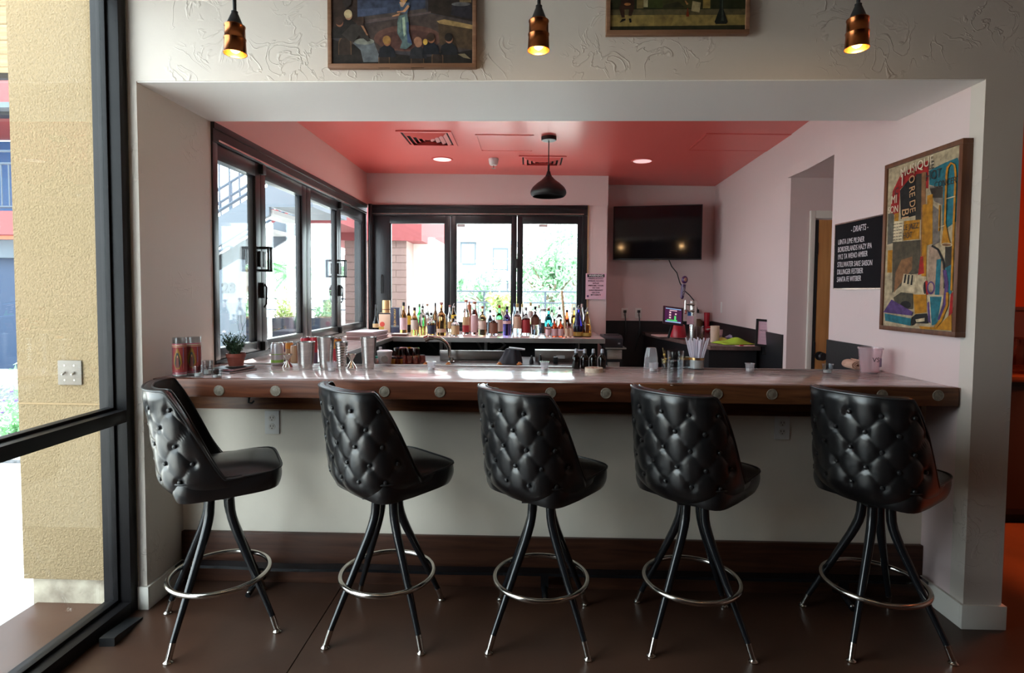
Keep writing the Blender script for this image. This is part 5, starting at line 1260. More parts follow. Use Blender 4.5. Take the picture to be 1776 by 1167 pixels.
# ================================================================ liquor bottles
def bglass(name, c):
    m, nt, N, L_, P = base_mat(name); P.inputs['Base Color'].default_value = (*c, 1); P.inputs['Transmission Weight'].default_value = 1; P.inputs['Roughness'].default_value = .02; P.inputs['IOR'].default_value = 1.4; return m
GC = {k: bglass('bottle_glass_'+k, v) for k, v in dict(clear=(.90, .93, .93), amber=(.62, .30, .07), dark=(.10, .045, .02), green=(.10, .70, .16), blue=(.45, .72, .95), cobalt=(.07, .06, .65), turq=(.05, .70, .80), red=(.85, .10, .03), orange=(.85, .40, .06), gold=(.78, .62, .28), violet=(.16, .12, .42), pale=(.85, .86, .62), black=(.02, .02, .02), pink=(.85, .55, .52), honey=(.72, .40, .16)).items()}
LB = {k: mk('label_'+k, v, .55) for k, v in dict(cream=(.66, .53, .45), pink=(.70, .46, .48), yellow=(.78, .52, .05), black=(.02, .02, .025), brown=(.19, .075, .045), red=(.36, .03, .035), tan=(.55, .38, .20), white=(.70, .64, .62), navy=(.03, .035, .07), gold=(.50, .33, .07), peach=(.62, .42, .30), rust=(.36, .12, .06), plum=(.10, .03, .08)).items()}
CP = {k: mk('cap_'+k, v, .45) for k, v in dict(black=(.012, .012, .014), cork=(.32, .17, .11), red=(.32, .03, .03), navy=(.03, .04, .12), gold=(.45, .33, .12), grey=(.25, .26, .30), pinkcork=(.46, .20, .18), orange=(.62, .20, .04), green=(.05, .12, .05), steel=(.5, .5, .52), pale=(.5, .42, .40), copper=(.45, .16, .10)).items()}
PROF = {  # body radius profile as fractions: (radius, height)
 'round': [(.94, 0), (1, .012), (1, .52), (.97, .57), (.80, .63), (.50, .70), (.34, .76), (.30, .80), (.30, .94)],
 'slim': [(.94, 0), (1, .01), (1, .58), (.88, .65), (.55, .73), (.40, .79), (.36, .94)],
 'squat': [(.95, 0), (1, .02), (1, .55), (.93, .62), (.55, .69), (.30, .73), (.27, .93)],
 'cone': [(.96, 0), (1, .015), (1, .22), (.92, .38), (.66, .58), (.40, .76), (.30, .86), (.30, .94)],
 'bulb': [(.80, 0), (.98, .06), (1, .2), (.86, .36), (.50, .50), (.34, .62), (.27, .93)],
 'tube': [(.96, 0), (1, .01), (1, .9), (.8, .94)],
}
def bottle(px, w, top, bot, shape, glass, cap_, labels, desc, liq=None, cork=False, spout=False, name='liquor_bottle'):
    p = aZ(px, bot, LZ)
    if p.y > 5.78: p = aY(px, 560, 5.78)
    r = w*p.y/985/2; y = p.y+r; x = p.x*(y/p.y) if abs(p.x) > 0 else p.x
    h = aY(px, top, y).z-LZ
    o = thing(name, desc, 'bottle', (x, y, LZ), 0, 'bottles on the back ledge')
    pr = [(a*r, b*h) for a, b in PROF[shape]]
    body = part('glass', G().lathe(pr, 18), GC[glass], o, smooth=50)
    rn = pr[-1][0]
    if liq:
        zl_ = liq[1]*h; q = [(.001, .006*h)]+[(max(.001, a*.93), max(.006*h, b)) for a, b in pr if b < zl_]; q += [(q[-1][0], zl_), (.001, zl_)]
        part('liquor', G().lathe(q, 16, cap0=False, cap1=False), GC[liq[0]], o, smooth=50)
    zcap = pr[-1][1]
    if spout: part('pour_spout', G().lathe([(rn*1.15, zcap-.02), (rn*1.2, zcap-.005), (rn*.5, zcap), (.004, zcap+.01), (.0035, h*1.0)], 12).tube([(0, 0, h*.97), (.008, 0, h*1.02)], .0035, 6), CP[cap_], o)
    elif cork: part('cork', G().lathe([(rn*1.05, zcap-.004), (rn*1.05, zcap), (rn*1.45, zcap+.002), (rn*1.5, h)], 14), CP[cap_], o)
    else: part('cap', G().lathe([(rn*1.12, h*.885), (rn*1.18, h*.89), (rn*1.16, h*.995), (rn*1.0, h)], 14), CP[cap_], o)
    for (z0, z1, c) in labels:
        part('label', G().lathe([(r*1.012, z0*h), (r*1.012, z1*h)], 18, cap0=False, cap1=False), LB[c], body)
    return o
BT = [
 (652, 11, 528, 573, 'bulb', 'black', 'black', [(.15, .3, 'tan')], 'ornate black bottle in the corner behind the cream box', None, 0, 0),
 (700, 13, 524, 581, 'round', 'honey', 'black', [(.16, .52, 'pink')], 'amber bottle with a tall pink cream label right of the navy box', None, 0, 0),
 (709, 9, 530, 576, 'round', 'dark', 'black', [(.28, .62, 'yellow')], 'dark bottle with a bright yellow label', None, 0, 0),
 (719, 13, 533, 581.5, 'round', 'honey', 'black', [(.2, .55, 'cream')], 'amber bottle with a square cream label next to the yellow label', None, 0, 0),
 (727.5, 10, 527, 572, 'round', 'green', 'green', [], 'bright green bottle behind the cream labels', None, 0, 0),
 (733, 14, 527, 581.5, 'squat', 'clear', 'black', [], 'clear round bottle with amber dregs and a black pourer', ('honey', .3), 0, 1),
 (741, 10, 527, 577, 'round', 'clear', 'cork', [(.2, .5, 'cream')], 'clear bottle with a brown cork behind the black label', ('honey', .4), 1, 0),
 (748, 14, 542, 582, 'round', 'clear', 'black', [(.08, .45, 'navy')], 'small clear bottle with a navy label', ('honey', .55), 0, 0),
 (755, 10, 525, 576, 'round', 'dark', 'black', [(.2, .4, 'black')], 'tall dark brown bottle behind the navy label', None, 0, 0),
 (765.5, 17, 524, 582.5, 'squat', 'honey', 'pinkcork', [(.1, .21, 'peach')], 'square shouldered whiskey bottle with a long pink cork', None, 1, 0),
 (780, 8, 529, 576, 'slim', 'clear', 'pinkcork', [(.15, .4, 'tan')], 'slim clear bottle in front of the left window stile', ('pale', .5), 1, 0),
 (786.5, 10, 527, 574, 'slim', 'dark', 'steel', [(.5, .62, 'yellow')], 'slim dark bottle with a yellow patch and steel pourer', None, 0, 1),
 (789.5, 14, 548, 583, 'squat', 'clear', 'black', [(.08, .52, 'tan')], 'short clear bottle with a wide tan label', None, 0, 0),
 (808, 12, 520, 579.5, 'slim', 'clear', 'copper', [(.06, .26, 'red'), (.26, .50, 'tan')], 'tall clear bottle with a red and tan label and long cork', None, 1, 0),
 (814, 7, 523, 575, 'slim', 'pink', 'copper', [(.05, .9, 'rust')], 'slim rust coloured bottle beside the tall red and tan label', None, 0, 0),
 (823, 13, 523, 581, 'slim', 'pink', 'copper', [(.08, .58, 'pink')], 'tall pink wrapped bottle with a cork', None, 1, 0),
 (836.5, 14, 531, 581.5, 'squat', 'gold', 'copper', [(.2, .5, 'cream')], 'square gold tequila bottle with a cream label', None, 1, 0),
 (850, 10, 537, 579, 'round', 'blue', 'black', [], 'pale blue clear bottle behind the brown label', None, 0, 0),
 (856, 15, 546, 582, 'squat', 'clear', 'cork', [(.1, .62, 'brown')], 'short clear bottle with a wide brown label and wooden cork', None, 1, 0),
 (866, 13, 529, 573, 'round', 'green', 'red', [(.05, .48, 'cream')], 'green bottle with a red cap and cream label', None, 0, 0),
 (879, 14, 531, 582, 'squat', 'violet', 'black', [(.40, .50, 'pink')], 'deep violet gin bottle with a thin pink label', None, 0, 0),
 (892, 8, 526, 576, 'slim', 'blue', 'navy', [], 'slim bottle with a navy cap in front of the right window stile', None, 0, 0),
 (897, 15, 526.5, 582, 'round', 'clear', 'gold', [(.22, .60, 'peach')], 'clear vodka bottle with a peach label and gold cap', None, 0, 0),
 (905.5, 10, 527, 577, 'round', 'clear', 'gold', [], 'plain clear bottle with a gold cap between peach and red labels', None, 0, 0),
 (912, 15, 533, 582, 'round', 'clear', 'grey', [(.10, .56, 'red')], 'clear bottle with a tall red label', None, 0, 0),
 (920, 10, 524.5, 573, 'slim', 'pale', 'gold', [(.5, .7, 'white')], 'tall pale green bottle behind the red label', None, 0, 0),
 (928, 15, 531, 581.5, 'squat', 'clear', 'black', [(.36, .62, 'brown')], 'clear rum bottle with a dark brown label', None, 0, 0),
 (934.5, 9, 529, 573, 'slim', 'blue', 'pale', [(.2, .5, 'white')], 'tall bottle with a pale cap behind the dark brown label', None, 0, 0),
 (942, 11, 535, 573, 'tube', 'clear', 'steel', [], 'clear straight sided bottle left of the turquoise one', None, 0, 0),
 (951, 13.5, 534, 580, 'round', 'turq', 'copper', [(.04, .3, 'rust')], 'turquoise bottle with an orange brown cap', None, 0, 0),
 (957, 7, 537, 576, 'slim', 'clear', 'black', [], 'thin clear bottle with a black cap right of the turquoise one', None, 0, 0),
 (950.5, 9, 559.5, 584.5, 'squat', 'pink', 'orange', [(.1, .55, 'pink')], 'small pink bottle with an orange cap in front of the turquoise one', None, 0, 0),
 (961.5, 10.5, 553, 584.5, 'round', 'red', 'black', [(.06, .46, 'pink')], 'left one of two small dark red bitters bottles', None, 0, 0),
 (972, 10.5, 553, 584.5, 'round', 'red', 'black', [(.06, .46, 'pink')], 'right one of two small dark red bitters bottles', None, 0, 0),
 (970, 12, 532, 577, 'round', 'clear', 'grey', [], 'clear bottle with a grey cap behind the bitters', ('pale', .5), 0, 0),
 (983, 13, 537, 576, 'cone', 'red', 'black', [(.02, .3, 'red')], 'flame red conical bottle with a black cap', None, 0, 0),
 (983.5, 7.5, 559, 585, 'squat', 'pink', 'pale', [(.05, .6, 'peach')], 'left one of two small peach coloured bottles', None, 0, 0),
 (990.5, 7.5, 559, 585, 'squat', 'pink', 'pale', [(.05, .6, 'peach')], 'right one of two small peach coloured bottles', None, 0, 0),
 (995, 10, 533, 576, 'round', 'orange', 'grey', [(.15, .4, 'tan')], 'orange bottle with a grey cap left of the cobalt one', None, 0, 0),
 (1002, 17, 530, 584.5, 'cone', 'cobalt', 'steel', [(.03, .16, 'gold')], 'cobalt blue bottle with a steel pourer near the post', ('dark', .35), 0, 1),
 (1009, 9, 527, 575, 'slim', 'clear', 'pale', [(.1, .35, 'rust')], 'tall clear bottle with a pale cap between cobalt and gold ones', None, 0, 0),
 (1017, 17, 534, 584.5, 'cone', 'gold', 'steel', [(.03, .14, 'gold')], 'rightmost bottle, golden and conical with a steel pourer', ('honey', .42), 0, 1),
]
for b in BT: bottle(*b[:9], liq=b[9], cork=b[10], spout=b[11])
def carton(px, w, top, bot, depth, mat, desc, extra):
    p = aZ(px, bot, LZ); W = w*p.y/985; h = aY(px, top, p.y).z-LZ
    o = thing('bottle_carton', desc, 'box', (p.x, p.y, LZ), 0, 'cartons at the left end of the back ledge')
    part('box', G().box(-W/2, W/2, 0, depth, 0, h), mat, o, bevel=.002); extra(o, W, h)
def ex1(o, W, h):
    part('lid_band', G().box(-W/2-.0005, W/2+.0005, -.0008, .0, h*.93, h), LB['black'], o); part('printed_sun', G().lathe([(W*.22, 0), (W*.22, .0006)], 18, M=Matrix.Translation((-W*.2, -.0005, h*.42)) @ Matrix.Rotation(PI/2, 4, 'X')), mk('mustard_red_print', (.55, .06, .04), .6), o); part('printed_band', G().box(-W/2, -W*.05, -.0009, 0, h*.16, h*.3), LB['gold'], o)
carton(667, 20, 542.5, 576.5, .09, LB['peach'], 'cream carton with a red sun and black lid by the menu boards', ex1)
def ex2(o, W, h):
    text('lettering', 'GLEN MORAY', h*.115, GOLDINK, o, facing((0, -.001, h*.60), (0, 0, 1), (-1, 0, 0)), bold=.0006); part('printed_band', G().box(-W/2, W/2, -.0008, 0, h*.22, h*.30), mk('slate_print', (.12, .16, .19), .5), o)
carton(685, 14.5, 533.5, 577, .08, LB['navy'], 'tall navy carton with gold upright lettering', ex2)
p = aY(668, 560, 5.62); W = 14*p.y/985/2; h = aY(668, 521, p.y+W).z-LZ
o = thing('gold_tube', 'round gold bottle tube standing behind the cream carton', 'tube', (p.x*1.015, p.y+W+.09, LZ)); part('tube', G().lathe([(W, 0), (W, h*.96), (W*.97, h)], 24), mk('gold_card', (.50, .32, .14), .4, metal=.3), o); part('seam_band', G().lathe([(W*1.01, h*.70), (W*1.01, h*.73)], 24, cap0=False, cap1=False), LB['brown'], o)
a, b = aY(974.5, 505, 5.9), aY(981, 560, 5.75)
tag(link('wooden_stirrer', mesh_of('wooden_stirrer', G().tube([(a.x, a.y, a.z), (b.x, b.y-.02, LZ+.006)], [.013, .012], 10), mk('pale_stick', (.60, .45, .27), .6))), 'pale wooden stick leaning on the back window among the bottles', 'stick')

# ================================================================ drinks station on the right
SZ = 1.005
fl = aZ(1232, 600, SZ); fr_ = aZ(1350, 602, SZ); bl = aZ(1124, 578, SZ)
st = thing('drinks_station', 'dark topped drinks station with a beer tap right of the bar', 'counter', (0, 0, 0))
poly = [(fl.x, fl.y), (wr(4.55)-.014, fl.y), (wr(YTV)-.014, YTV-.016), (bl.x-.02, YTV-.016), (bl.x, bl.y)]
part('station_top', G().prism(poly, 2, SZ-.035, SZ), mk('dark_brown_stone', (.17, .105, .095), .22, var=(20, .3)), st, bevel=.003)
def shrink(poly, d): c = Vector((sum(p[0] for p in poly)/5, sum(p[1] for p in poly)/5)); return [tuple(Vector(p)+(c-Vector(p)).normalized()*d) for p in poly]
part('cabinet', G().prism(shrink(poly, .05), 2, 0, SZ-.036), BLACKM, st)
def ons(px, py, z=SZ): p = aZ(px, py, z); return p.x, p.y
# beer tower
x, y = ons(1200, 588); x, y = ons(1201, 590)
twr = thing('beer_tower', 'steel single column beer tower with a purple tap handle', 'beer tap', (x, y, SZ)); hT = aY(1201, 521, y).z-SZ; rT = pxw(12, y)/2
part('column', G().lathe([(rT*1.6, 0), (rT*1.6, .008), (rT, .012), (rT, hT*.985), (rT*.93, hT)], 28), STEEL, twr)
f0 = aY(1188, 527, y-.07); e_ = Vector((f0.x-x, -.09, f0.z-SZ))
fa = part('faucet', G().tube([(0, -rT*.9, e_.z-.005), (e_.x*.5, -.06, e_.z-.004), tuple(e_)], .012, 10).tube([(0, -rT*.9, e_.z-.065), (e_.x*.6, -.05, e_.z-.07), (e_.x+.005, -.085, e_.z-.05), (e_.x, -.10, e_.z-.09)], .011, 10).tube([tuple(e_+Vector((0, 0, -.05))), tuple(e_+Vector((0, 0, .035)))], [.014, .009], 12), CHROME, twr)
def tp(px, py): q = aY(px, py, y-.09); return Vector((q.x-x, -.09, q.z-SZ))
h0, h1, h2 = tp(1182.5, 517), tp(1186, 493), tp(1188, 484)
PURP = mk('purple_handle', (.06, .015, .085), .35)
hd = part('tap_handle', G().tube([tuple(tp(1181.5, 518)), tuple(h0), tuple(h0*.5+h1*.5), tuple(h1)], [.009, .016, .020, .021], 14), PURP, twr)
q = G().ball((0, 0, 0), .030, .022, .036, 16, 10); q.xform(Matrix.Translation(tuple(tp(1187.5, 485)))); part('handle_head', q, PURP, hd)
part('handle_emblem', G().ball(tuple(tp(1187.8, 485)+Vector((0, -.02, 0))), .014, .005, .02, 12, 6), mk('handle_tan', (.30, .14, .10), .5), hd)
dirv = (h1-h0).normalized()
text('lettering', 'LOCALS', .022, CHALK, hd, facing(tuple((h0+h1)/2+Vector((0, -.022, 0))), tuple(-dirv), (1, 0, 0)))
tgp = aY(1197, 555, y-.04); part('paper_tag', G().box(tgp.x-x-.032, tgp.x-x+.032, -.045, -.043, tgp.z-SZ-.04, tgp.z-SZ+.04), PINKSIGN, twr); part('blue_tape', G().box(tgp.x-x-.026, tgp.x-x+.006, -.0465, -.045, tgp.z-SZ+.04, tgp.z-SZ+.072), mk('blue_tape', (.03, .16, .45), .5), twr)
# tablet point of sale
a, b, c, d = [aY(px, py, 5.35) for px, py in ((1159, 534), (1185, 534), (1177, 561), (1149, 560))]
ct = (a+b+c+d)/4; xd = (b-a).normalized(); W = .17; H = .165
tb = thing('tablet', 'tilted tablet till with a lit purple screen left of the beer tower', 'tablet', (0, 0, 0))
tb.matrix_world = facing(tuple(ct), (1, .12, -.03), (.26, .42, .87))
part('case', G().box(-W*.56, W*.56, -H*.56, H*.56, -.012, .0), mk('dark_plum_case', (.04, .02, .03), .4), tb, bevel=.006)
sc_ = part('screen', G().box(-W*.46, W*.46, -H*.46, H*.46, 0, .002), mk('lit_screen', (.02, .01, .03), .2, emit=((.06, .012, .05), .9)), tb)
EM = lambda n, c: mk(n, c, .3, emit=(c, .7))
part('status_bar', G().box(-W*.42, W*.42, H*.38, H*.43, .002, .0024).box(-W*.42, W*.42, -H*.43, -H*.36, .002, .0024), EM('screen_blue', (.25, .45, .65)), sc_)
part('icons', G().box(-W*.22, -W*.12, H*.12, H*.22, .002, .0024).box(-W*.22, -W*.12, -H*.04, H*.06, .002, .0024).box(-W*.22, -W*.12, -H*.2, -H*.1, .002, .0024).box(W*.1, W*.18, H*.05, H*.15, .002, .0024).box(-W*.2, W*.2, H*.28, H*.33, .002, .0024), EM('screen_pale', (.7, .5, .55)), sc_)
part('green_blocks', G().box(-W*.34, W*.22, -H*.34, -H*.27, .002, .0024).box(W*.06, W*.16, -H*.27, -H*.02, .002, .0024), EM('screen_green', (.08, .6, .15)), sc_)
lp = tb.matrix_world.inverted_safe()
part('stand_leg', G().tube([(0, -H*.3, -.012), (.01, -H*.5, -.08), (.0, -.165, -.16)], .012, 8), BLACKP, tb)
# the rest of the station clutter
def dish(name, px, py, w, top, prof, mat, label, cat, grp=None, extra=None):
    x, y = ons(px, py); r = pxw(w, y)/2; y += r; h = aY(px, top, y).z-SZ
    o = thing(name, label, cat, (x, y, SZ), 0, grp); part('body', G().lathe([(a*r, z*h) for a, z in prof], 24), mat, o, smooth=50)
    if extra: extra(o, r, h)
    return o
RED = mk('red_enamel', (.42, .015, .03), .3); GLS = clear('plain_glass', (.82, .72, .72), .9)
trayp = aZ(1158, 585, SZ); o = thing('drip_tray', 'pale folded napkin tray under the red bucket', 'tray', (trayp.x+.06, trayp.y+.12, SZ), .12); part('tray', G().box(-.16, .14, -.09, .14, 0, .012), mk('pink_napkin', (.62, .40, .38), .7), o, bevel=.003)
o = dish('red_bucket', 1180, 588, 27, 565, [(1, 0), (1, .03), (.80, .92), (.72, 1), (.001, 1)], RED, 'upturned red enamel bucket left of the beer tower', 'bucket'); o.location.z = SZ+.0125
dish('station_glass', 1217, 592, 15, 566, [(.85, 0), (1, 1), (.95, 1), (.80, .05)], GLS, 'straight clear glass right of the beer tower', 'glass')
dish('paper_cup', 1242, 594, 15, 565, [(.92, 0), (.95, .03), (1, .62), (1, 1), (.93, 1), (.86, .06)], mk('cream_paper', (.60, .42, .33), .7), 'tall cream paper cylinder on the station', 'cup')
dish('pink_bowl', 1254, 582, 18, 571, [(.6, 0), (.9, .4), (1, 1), (.92, 1), (.5, .2)], mk('pink_ceramic', (.60, .34, .34), .4), 'pink bowl behind the green cloth', 'bowl')
dish('red_tumbler', 1227, 577, 10, 542, [(.75, 0), (.85, .3), (1, 1), (.9, 1), (.7, .1)], RED, 'red plastic tumbler at the back of the station', 'tumbler')
dish('dark_jar', 1275, 581, 20, 563, [(1, 0), (1, .9), (.9, 1), (.001, 1)], BLACKM, 'wide dark jar behind the green cloth', 'jar')
dish('dark_jar', 1213, 577, 14, 553, [(1, 0), (1, .8), (.7, .9), (.5, 1)], mk('brown_jar', (.10, .05, .02), .4), 'brown jar behind the straight glass', 'jar')
dish('station_glass', 1290, 583, 12, 565, [(.9, 0), (1, 1), (.95, 1), (.85, .05)], GLS, 'clear glass right of the wide dark jar', 'glass')
dish('pepper_mill', 1298, 582, 9, 566, [(1, 0), (.7, .3), (.9, .6), (.6, .8), (.8, 1)], mk('mill_wood', (.22, .09, .06), .4), 'small wooden mill beside the framed notice', 'mill')
dish('dark_jar', 1305, 583, 10, 567, [(1, 0), (1, .9), (.8, 1)], BLACKP, 'narrow black jar just left of the framed notice', 'jar')
q = ons(1232, 578); o = thing('snack_packet', 'red and white snack packet lying by the brown jar', 'packet', (q[0], q[1]+.05, SZ), .2); g = G().ball((0, 0, .04), .07, .05, .04, 16, 8); part('bag', g, RED, o); part('printed_band', G().cbox(0, -.043, .045, .10, .006, .018, rx=.3), WHITEINK, o)
q = ons(1250, 580); o = thing('black_tray', 'black plastic tray behind the pink bowl', 'tray', (q[0], q[1]+.05, SZ), -.1); part('tray', G().prism([(-.10, 0), (.10, 0), (.13, .05), (-.07, .07)], 1, -.05, .05), BLACKP, o)
def cloth(px, py, w, d, h, mat, label, seed, z0=SZ):
    x, y = ons(px, py); rr = random.Random(seed); ph = [rr.uniform(0, 6) for _ in range(6)]
    def f(u, v):
        X, Y = (u-.5)*w, (v-.5)*d; e = (1-abs(2*u-1)**3)*(1-abs(2*v-1)**3)
        return (X*(1+.08*math.sin(7*v+ph[0])), Y*(1+.10*math.sin(6*u+ph[1])), .003+h*e*(.55+.25*math.sin(9*u+ph[2])+.20*math.sin(8*v+5*u+ph[3])))
    o = thing('bar_cloth', label, 'cloth', (x, y+d/2, z0), rr.uniform(-.3, .3)); g = G().grid(f, 26, 16); part('folds', g, mat, o, smooth=60, fixn=False); return o
cloth(1280, 598, .30, .22, .055, mk('green_cloth', (.36, .56, .04), .85), 'bright lime green cloth crumpled on the station', 4)
cloth(1256, 594, .16, .14, .04, mk('yellow_cloth', (.65, .55, .12), .85), 'yellow cloth left under the green one', 6)
cloth(1290, 587, .26, .16, .075, mk('striped_cloth', (.60, .48, .56), .85, stretch=(1, 1, 1), var=(18, .5, (.25, .22, .40))), 'white and violet striped cloth behind the green one', 9)
q = ons(1302, 601); o = thing('paper_slip', 'flat pale paper slip in front of the green cloth', 'paper', (q[0], q[1]+.04, SZ), .1); part('sheet', G().box(-.10, .09, -.035, .05, 0, .003), MATS['pink_napkin'], o); part('red_clip', G().cbox(-.07, -.01, .008, .03, .015, .01), RED, o)
# framed notice in a stand
bl_, br_, tl_, tr_ = [aY(px, py, 4.78) for px, py in ((1312, 597), (1334, 599), (1318, 553), (1343, 554))]
W = (br_-bl_).length; H = (tl_-bl_).length
nt_ = thing('framed_notice', 'small black framed paper notice leaning on the station', 'sign', (0, 0, 0)); nt_.matrix_world = facing(tuple((bl_+br_)/2), (1, -.15, -.03), (.16, .20, .97)); nt_.location.z = SZ+.012
part('frame', G().box(-W/2-.010, W/2+.010, -.008, .010, -.004, .012).box(-W/2-.010, W/2+.010, H-.008, H+.010, -.004, .012).box(-W/2-.010, -W/2+.008, .010, H-.008, -.004, .012).box(W/2-.008, W/2+.010, .010, H-.008, -.004, .012), BLACKP, nt_)
pp = part('paper', G().box(-W/2+.004, W/2-.004, .004, H-.004, 0, .004), PINKSIGN, nt_)
for k, (s_, hh_) in enumerate((('COCKTAILS', .011), ('& BITES', .008), ('HOTEL', .020), ('HAPPY HOUR', .011), ('- - -', .012), ('DAILY', .009))): text('lettering', '~ ~ ~ ~' if k not in (2,) else 'HOTEL', hh_, INK, pp, Matrix.Translation((0, H*(.86-k*.13), .0045)))
part('easel_back', G().cbox(.03, .02, -.05, .05, H*.9, .006, rx=-.35), BLACKP, nt_)

# ================================================================ hall counter seen past the right pier
hb = thing('hall_counter', 'dark cabinet with a wooden top in the hall behind the right pier', 'cabinet', (3.25, 3.75, 0))
part('cabinet_body', G().box(-.24, 1.4, -.10, .5, .06, .91), mk('dark_cabinet', (.018, .012, .012), .5), hb); part('plinth', G().box(-.22, 1.4, -.07, .5, 0, .06), DARK, hb)
part('cabinet_door', G().box(-.225, .17, -.114, -.10, .10, .88), mk('dark_cabinet_door', (.022, .014, .014), .45), hb, bevel=.003); part('cabinet_door', G().box(.19, .60, -.114, -.10, .10, .88), MATS['dark_cabinet_door'], hb, bevel=.003)
part('worktop', G().box(-.26, 1.4, -.13, .5, .912, .945), WALNUTR, hb, bevel=.003)
rw = random.Random(4)
for i, (dx, dy) in enumerate(((-.15, .05), (.0, .02), (-.08, .22), (.10, .20))):
    o = thing('glass_jug', ['rounded glass jug nearest the pier edge on the hall counter', 'second rounded glass jug on the hall counter', 'glass jug behind the nearest one on the hall counter', 'glass jug furthest right on the hall counter'][i], 'jug', (3.25+dx*1.6, 3.78+dy*1.3, .945), 0, 'glass jugs on the hall counter')
    part('glass', G().lathe([(.05, 0), (.075, .02), (.085, .07), (.07, .13), (.04, .17), (.035, .2), (.042, .22), (.038, .22), (.03, .2), (.036, .17), (.066, .13), (.08, .07), (.07, .025), (.001, .006)], 22, cap1=False), GLS, o, smooth=60)
o = thing('hall_wainscot', 'panelled dark pink wainscot below the orange wall', 'panel', (0, 5.29, 0)); part('panel', G().box(2.09, 6.0, -.02, 0, 0, 1.32), mk('dusky_pink', (.22, .10, .10), .6), o); part('cap_rail', G().box(2.09, 6.0, -.035, 0, 1.32, 1.35), mk('dusky_rail', (.18, .08, .08), .5), o)

# ================================================================ outside
struct('pavement', G().box(-60, -2.27, -12, 60, -.12, -.02), PAVE, 'pale sunlit concrete pavement outside the windows', 'ground')
struct('pavement', G().box(-2.269, 60, 7.2, 60, -.12, -.02), PAVE, 'pale sunlit concrete ground behind the building', 'ground')
struct('patio_slab', G().box(-2.268, -1.832, -4.2, 7.2, -.10, -.004), FLOOR, 'strip of brown concrete outside the storefront glass', 'ground')
g = G().box(-2.315, -1.762, 2.50, 3.06, .115, 3.6)
pr_ = struct('wall_pier', g, STUCCO, 'rough tan stucco pier outside the storefront glass')
gz = aY(100, 700, 2.5).z
part('reveal_joint', G().box(-2.317, -1.762, 2.4975, 2.4992, gz-.0035, gz+.0035), mk('joint_shadow', (.28, .19, .10), .9), pr_)
struct('wall_pier', G().box(-2.285, -1.765, 2.515, 3.05, -.02, .115), STUCCOB, 'stained pale footing under the tan stucco pier')
# eaves over the two folding windows
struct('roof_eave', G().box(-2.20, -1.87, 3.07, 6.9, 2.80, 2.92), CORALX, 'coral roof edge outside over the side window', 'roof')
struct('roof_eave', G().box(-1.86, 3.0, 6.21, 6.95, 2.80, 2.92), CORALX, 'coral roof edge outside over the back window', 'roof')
struct('roof_deck', G().box(-1.9, 6.2, 2.49, 7.2, 3.36, 3.5), GREY, 'roof over the bar', 'roof')
# slatted porch soffit, top left
ps_ = thing('porch_soffit', 'cedar slat soffit of the porch beyond the tan pier', 'ceiling', (0, 0, 0), kind='structure')
for k in range(14):
    y = 4.06-k*.105; part('slat', G().box(-5.2, -2.33, y-.096, y, 3.0+.004*(k % 2), 3.03), SLATW, ps_, bevel=.003)
part('fascia', G().box(-5.2, -2.33, 4.065, 4.11, 2.965, 3.10), BLACKM, ps_)
part('deck', G().box(-5.2, -2.33, 2.6, 4.065, 3.035, 3.08), BLACKM, ps_)

# far wing on the left: coral gallery over a white band, blue doors
WY = 9.5
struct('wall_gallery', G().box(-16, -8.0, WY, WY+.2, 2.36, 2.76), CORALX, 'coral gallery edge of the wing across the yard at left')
struct('wall_gallery', G().box(-16, -7.9, WY+.2, WY+2.2, 2.30, 2.40), CORALS, 'dusky coral gallery floor of the wing across the yard', 'floor')
struct('wall_gallery', G().box(-16, -7.9, WY+2.2, WY+2.4, 2.40, 4.5), BLUEX, 'bright blue upper wall of the wing across the yard')
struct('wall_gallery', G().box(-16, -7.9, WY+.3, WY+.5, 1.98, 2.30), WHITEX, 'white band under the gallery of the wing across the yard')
struct('wall_gallery', G().box(-16, -7.9, WY+.5, WY+.7, -.05, 1.98), BLUED, 'deep blue lower wall of the wing across the yard')
struct('roof_gallery', G().box(-16, -7.9, WY-.1, WY+2.3, 4.55, 5.05), CORALX, 'coral roof edge of the wing across the yard', 'roof')
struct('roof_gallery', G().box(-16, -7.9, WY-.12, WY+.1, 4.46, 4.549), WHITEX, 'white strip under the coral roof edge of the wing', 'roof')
struct('roof_gallery', G().box(-16, -7.9, WY+.1, WY+.3, 4.40, 4.549), BLACKM, 'dark strip below the white roof strip of the wing', 'roof')
def railing(name, label, p0, p1, zb0, zb1, h, step=.13, post=1.2, parent=None):
    p0, p1 = Vector(p0), Vector(p1); d = (p1-p0); ln = d.length; u = d.normalized()
    if parent is None: o = thing(name, label, 'railing', (p0.x, p0.y, 0))
    else: o = link(name, None, parent, (p0.x-parent.location.x, p0.y-parent.location.y, 0)); o['label'] = label
    def P(t, z): q = u*ln*t; return (q.x, q.y, zb0+(zb1-zb0)*t+z)
    for z in (.10, h*.80, h): part('rail', G().tube([P(0, z), P(1, z)], .022, 6), GREYSTEEL, o)
    n = int(ln/step); mdl = None
    for i in range(n+1):
        t = i/n; wide = (i % max(1, round(post/step)) == 0)
        q = P(t, 0); q2 = P(t, h)
        part('post' if wide else 'baluster', G().box(q[0]-(.026 if wide else .008), q[0]+(.026 if wide else .008), q[1]-.008, q[1]+.008, q[2]+(0 if wide else .1), q2[2] if wide else q[2]+h*.8), GREYSTEEL, o)
    return o
railing('gallery_railing', 'grey railing along the coral gallery of the wing at far left', (-11.2, WY+.1, 0), (-8.0, WY+.1, 0), 2.74, 2.74, 1.05)
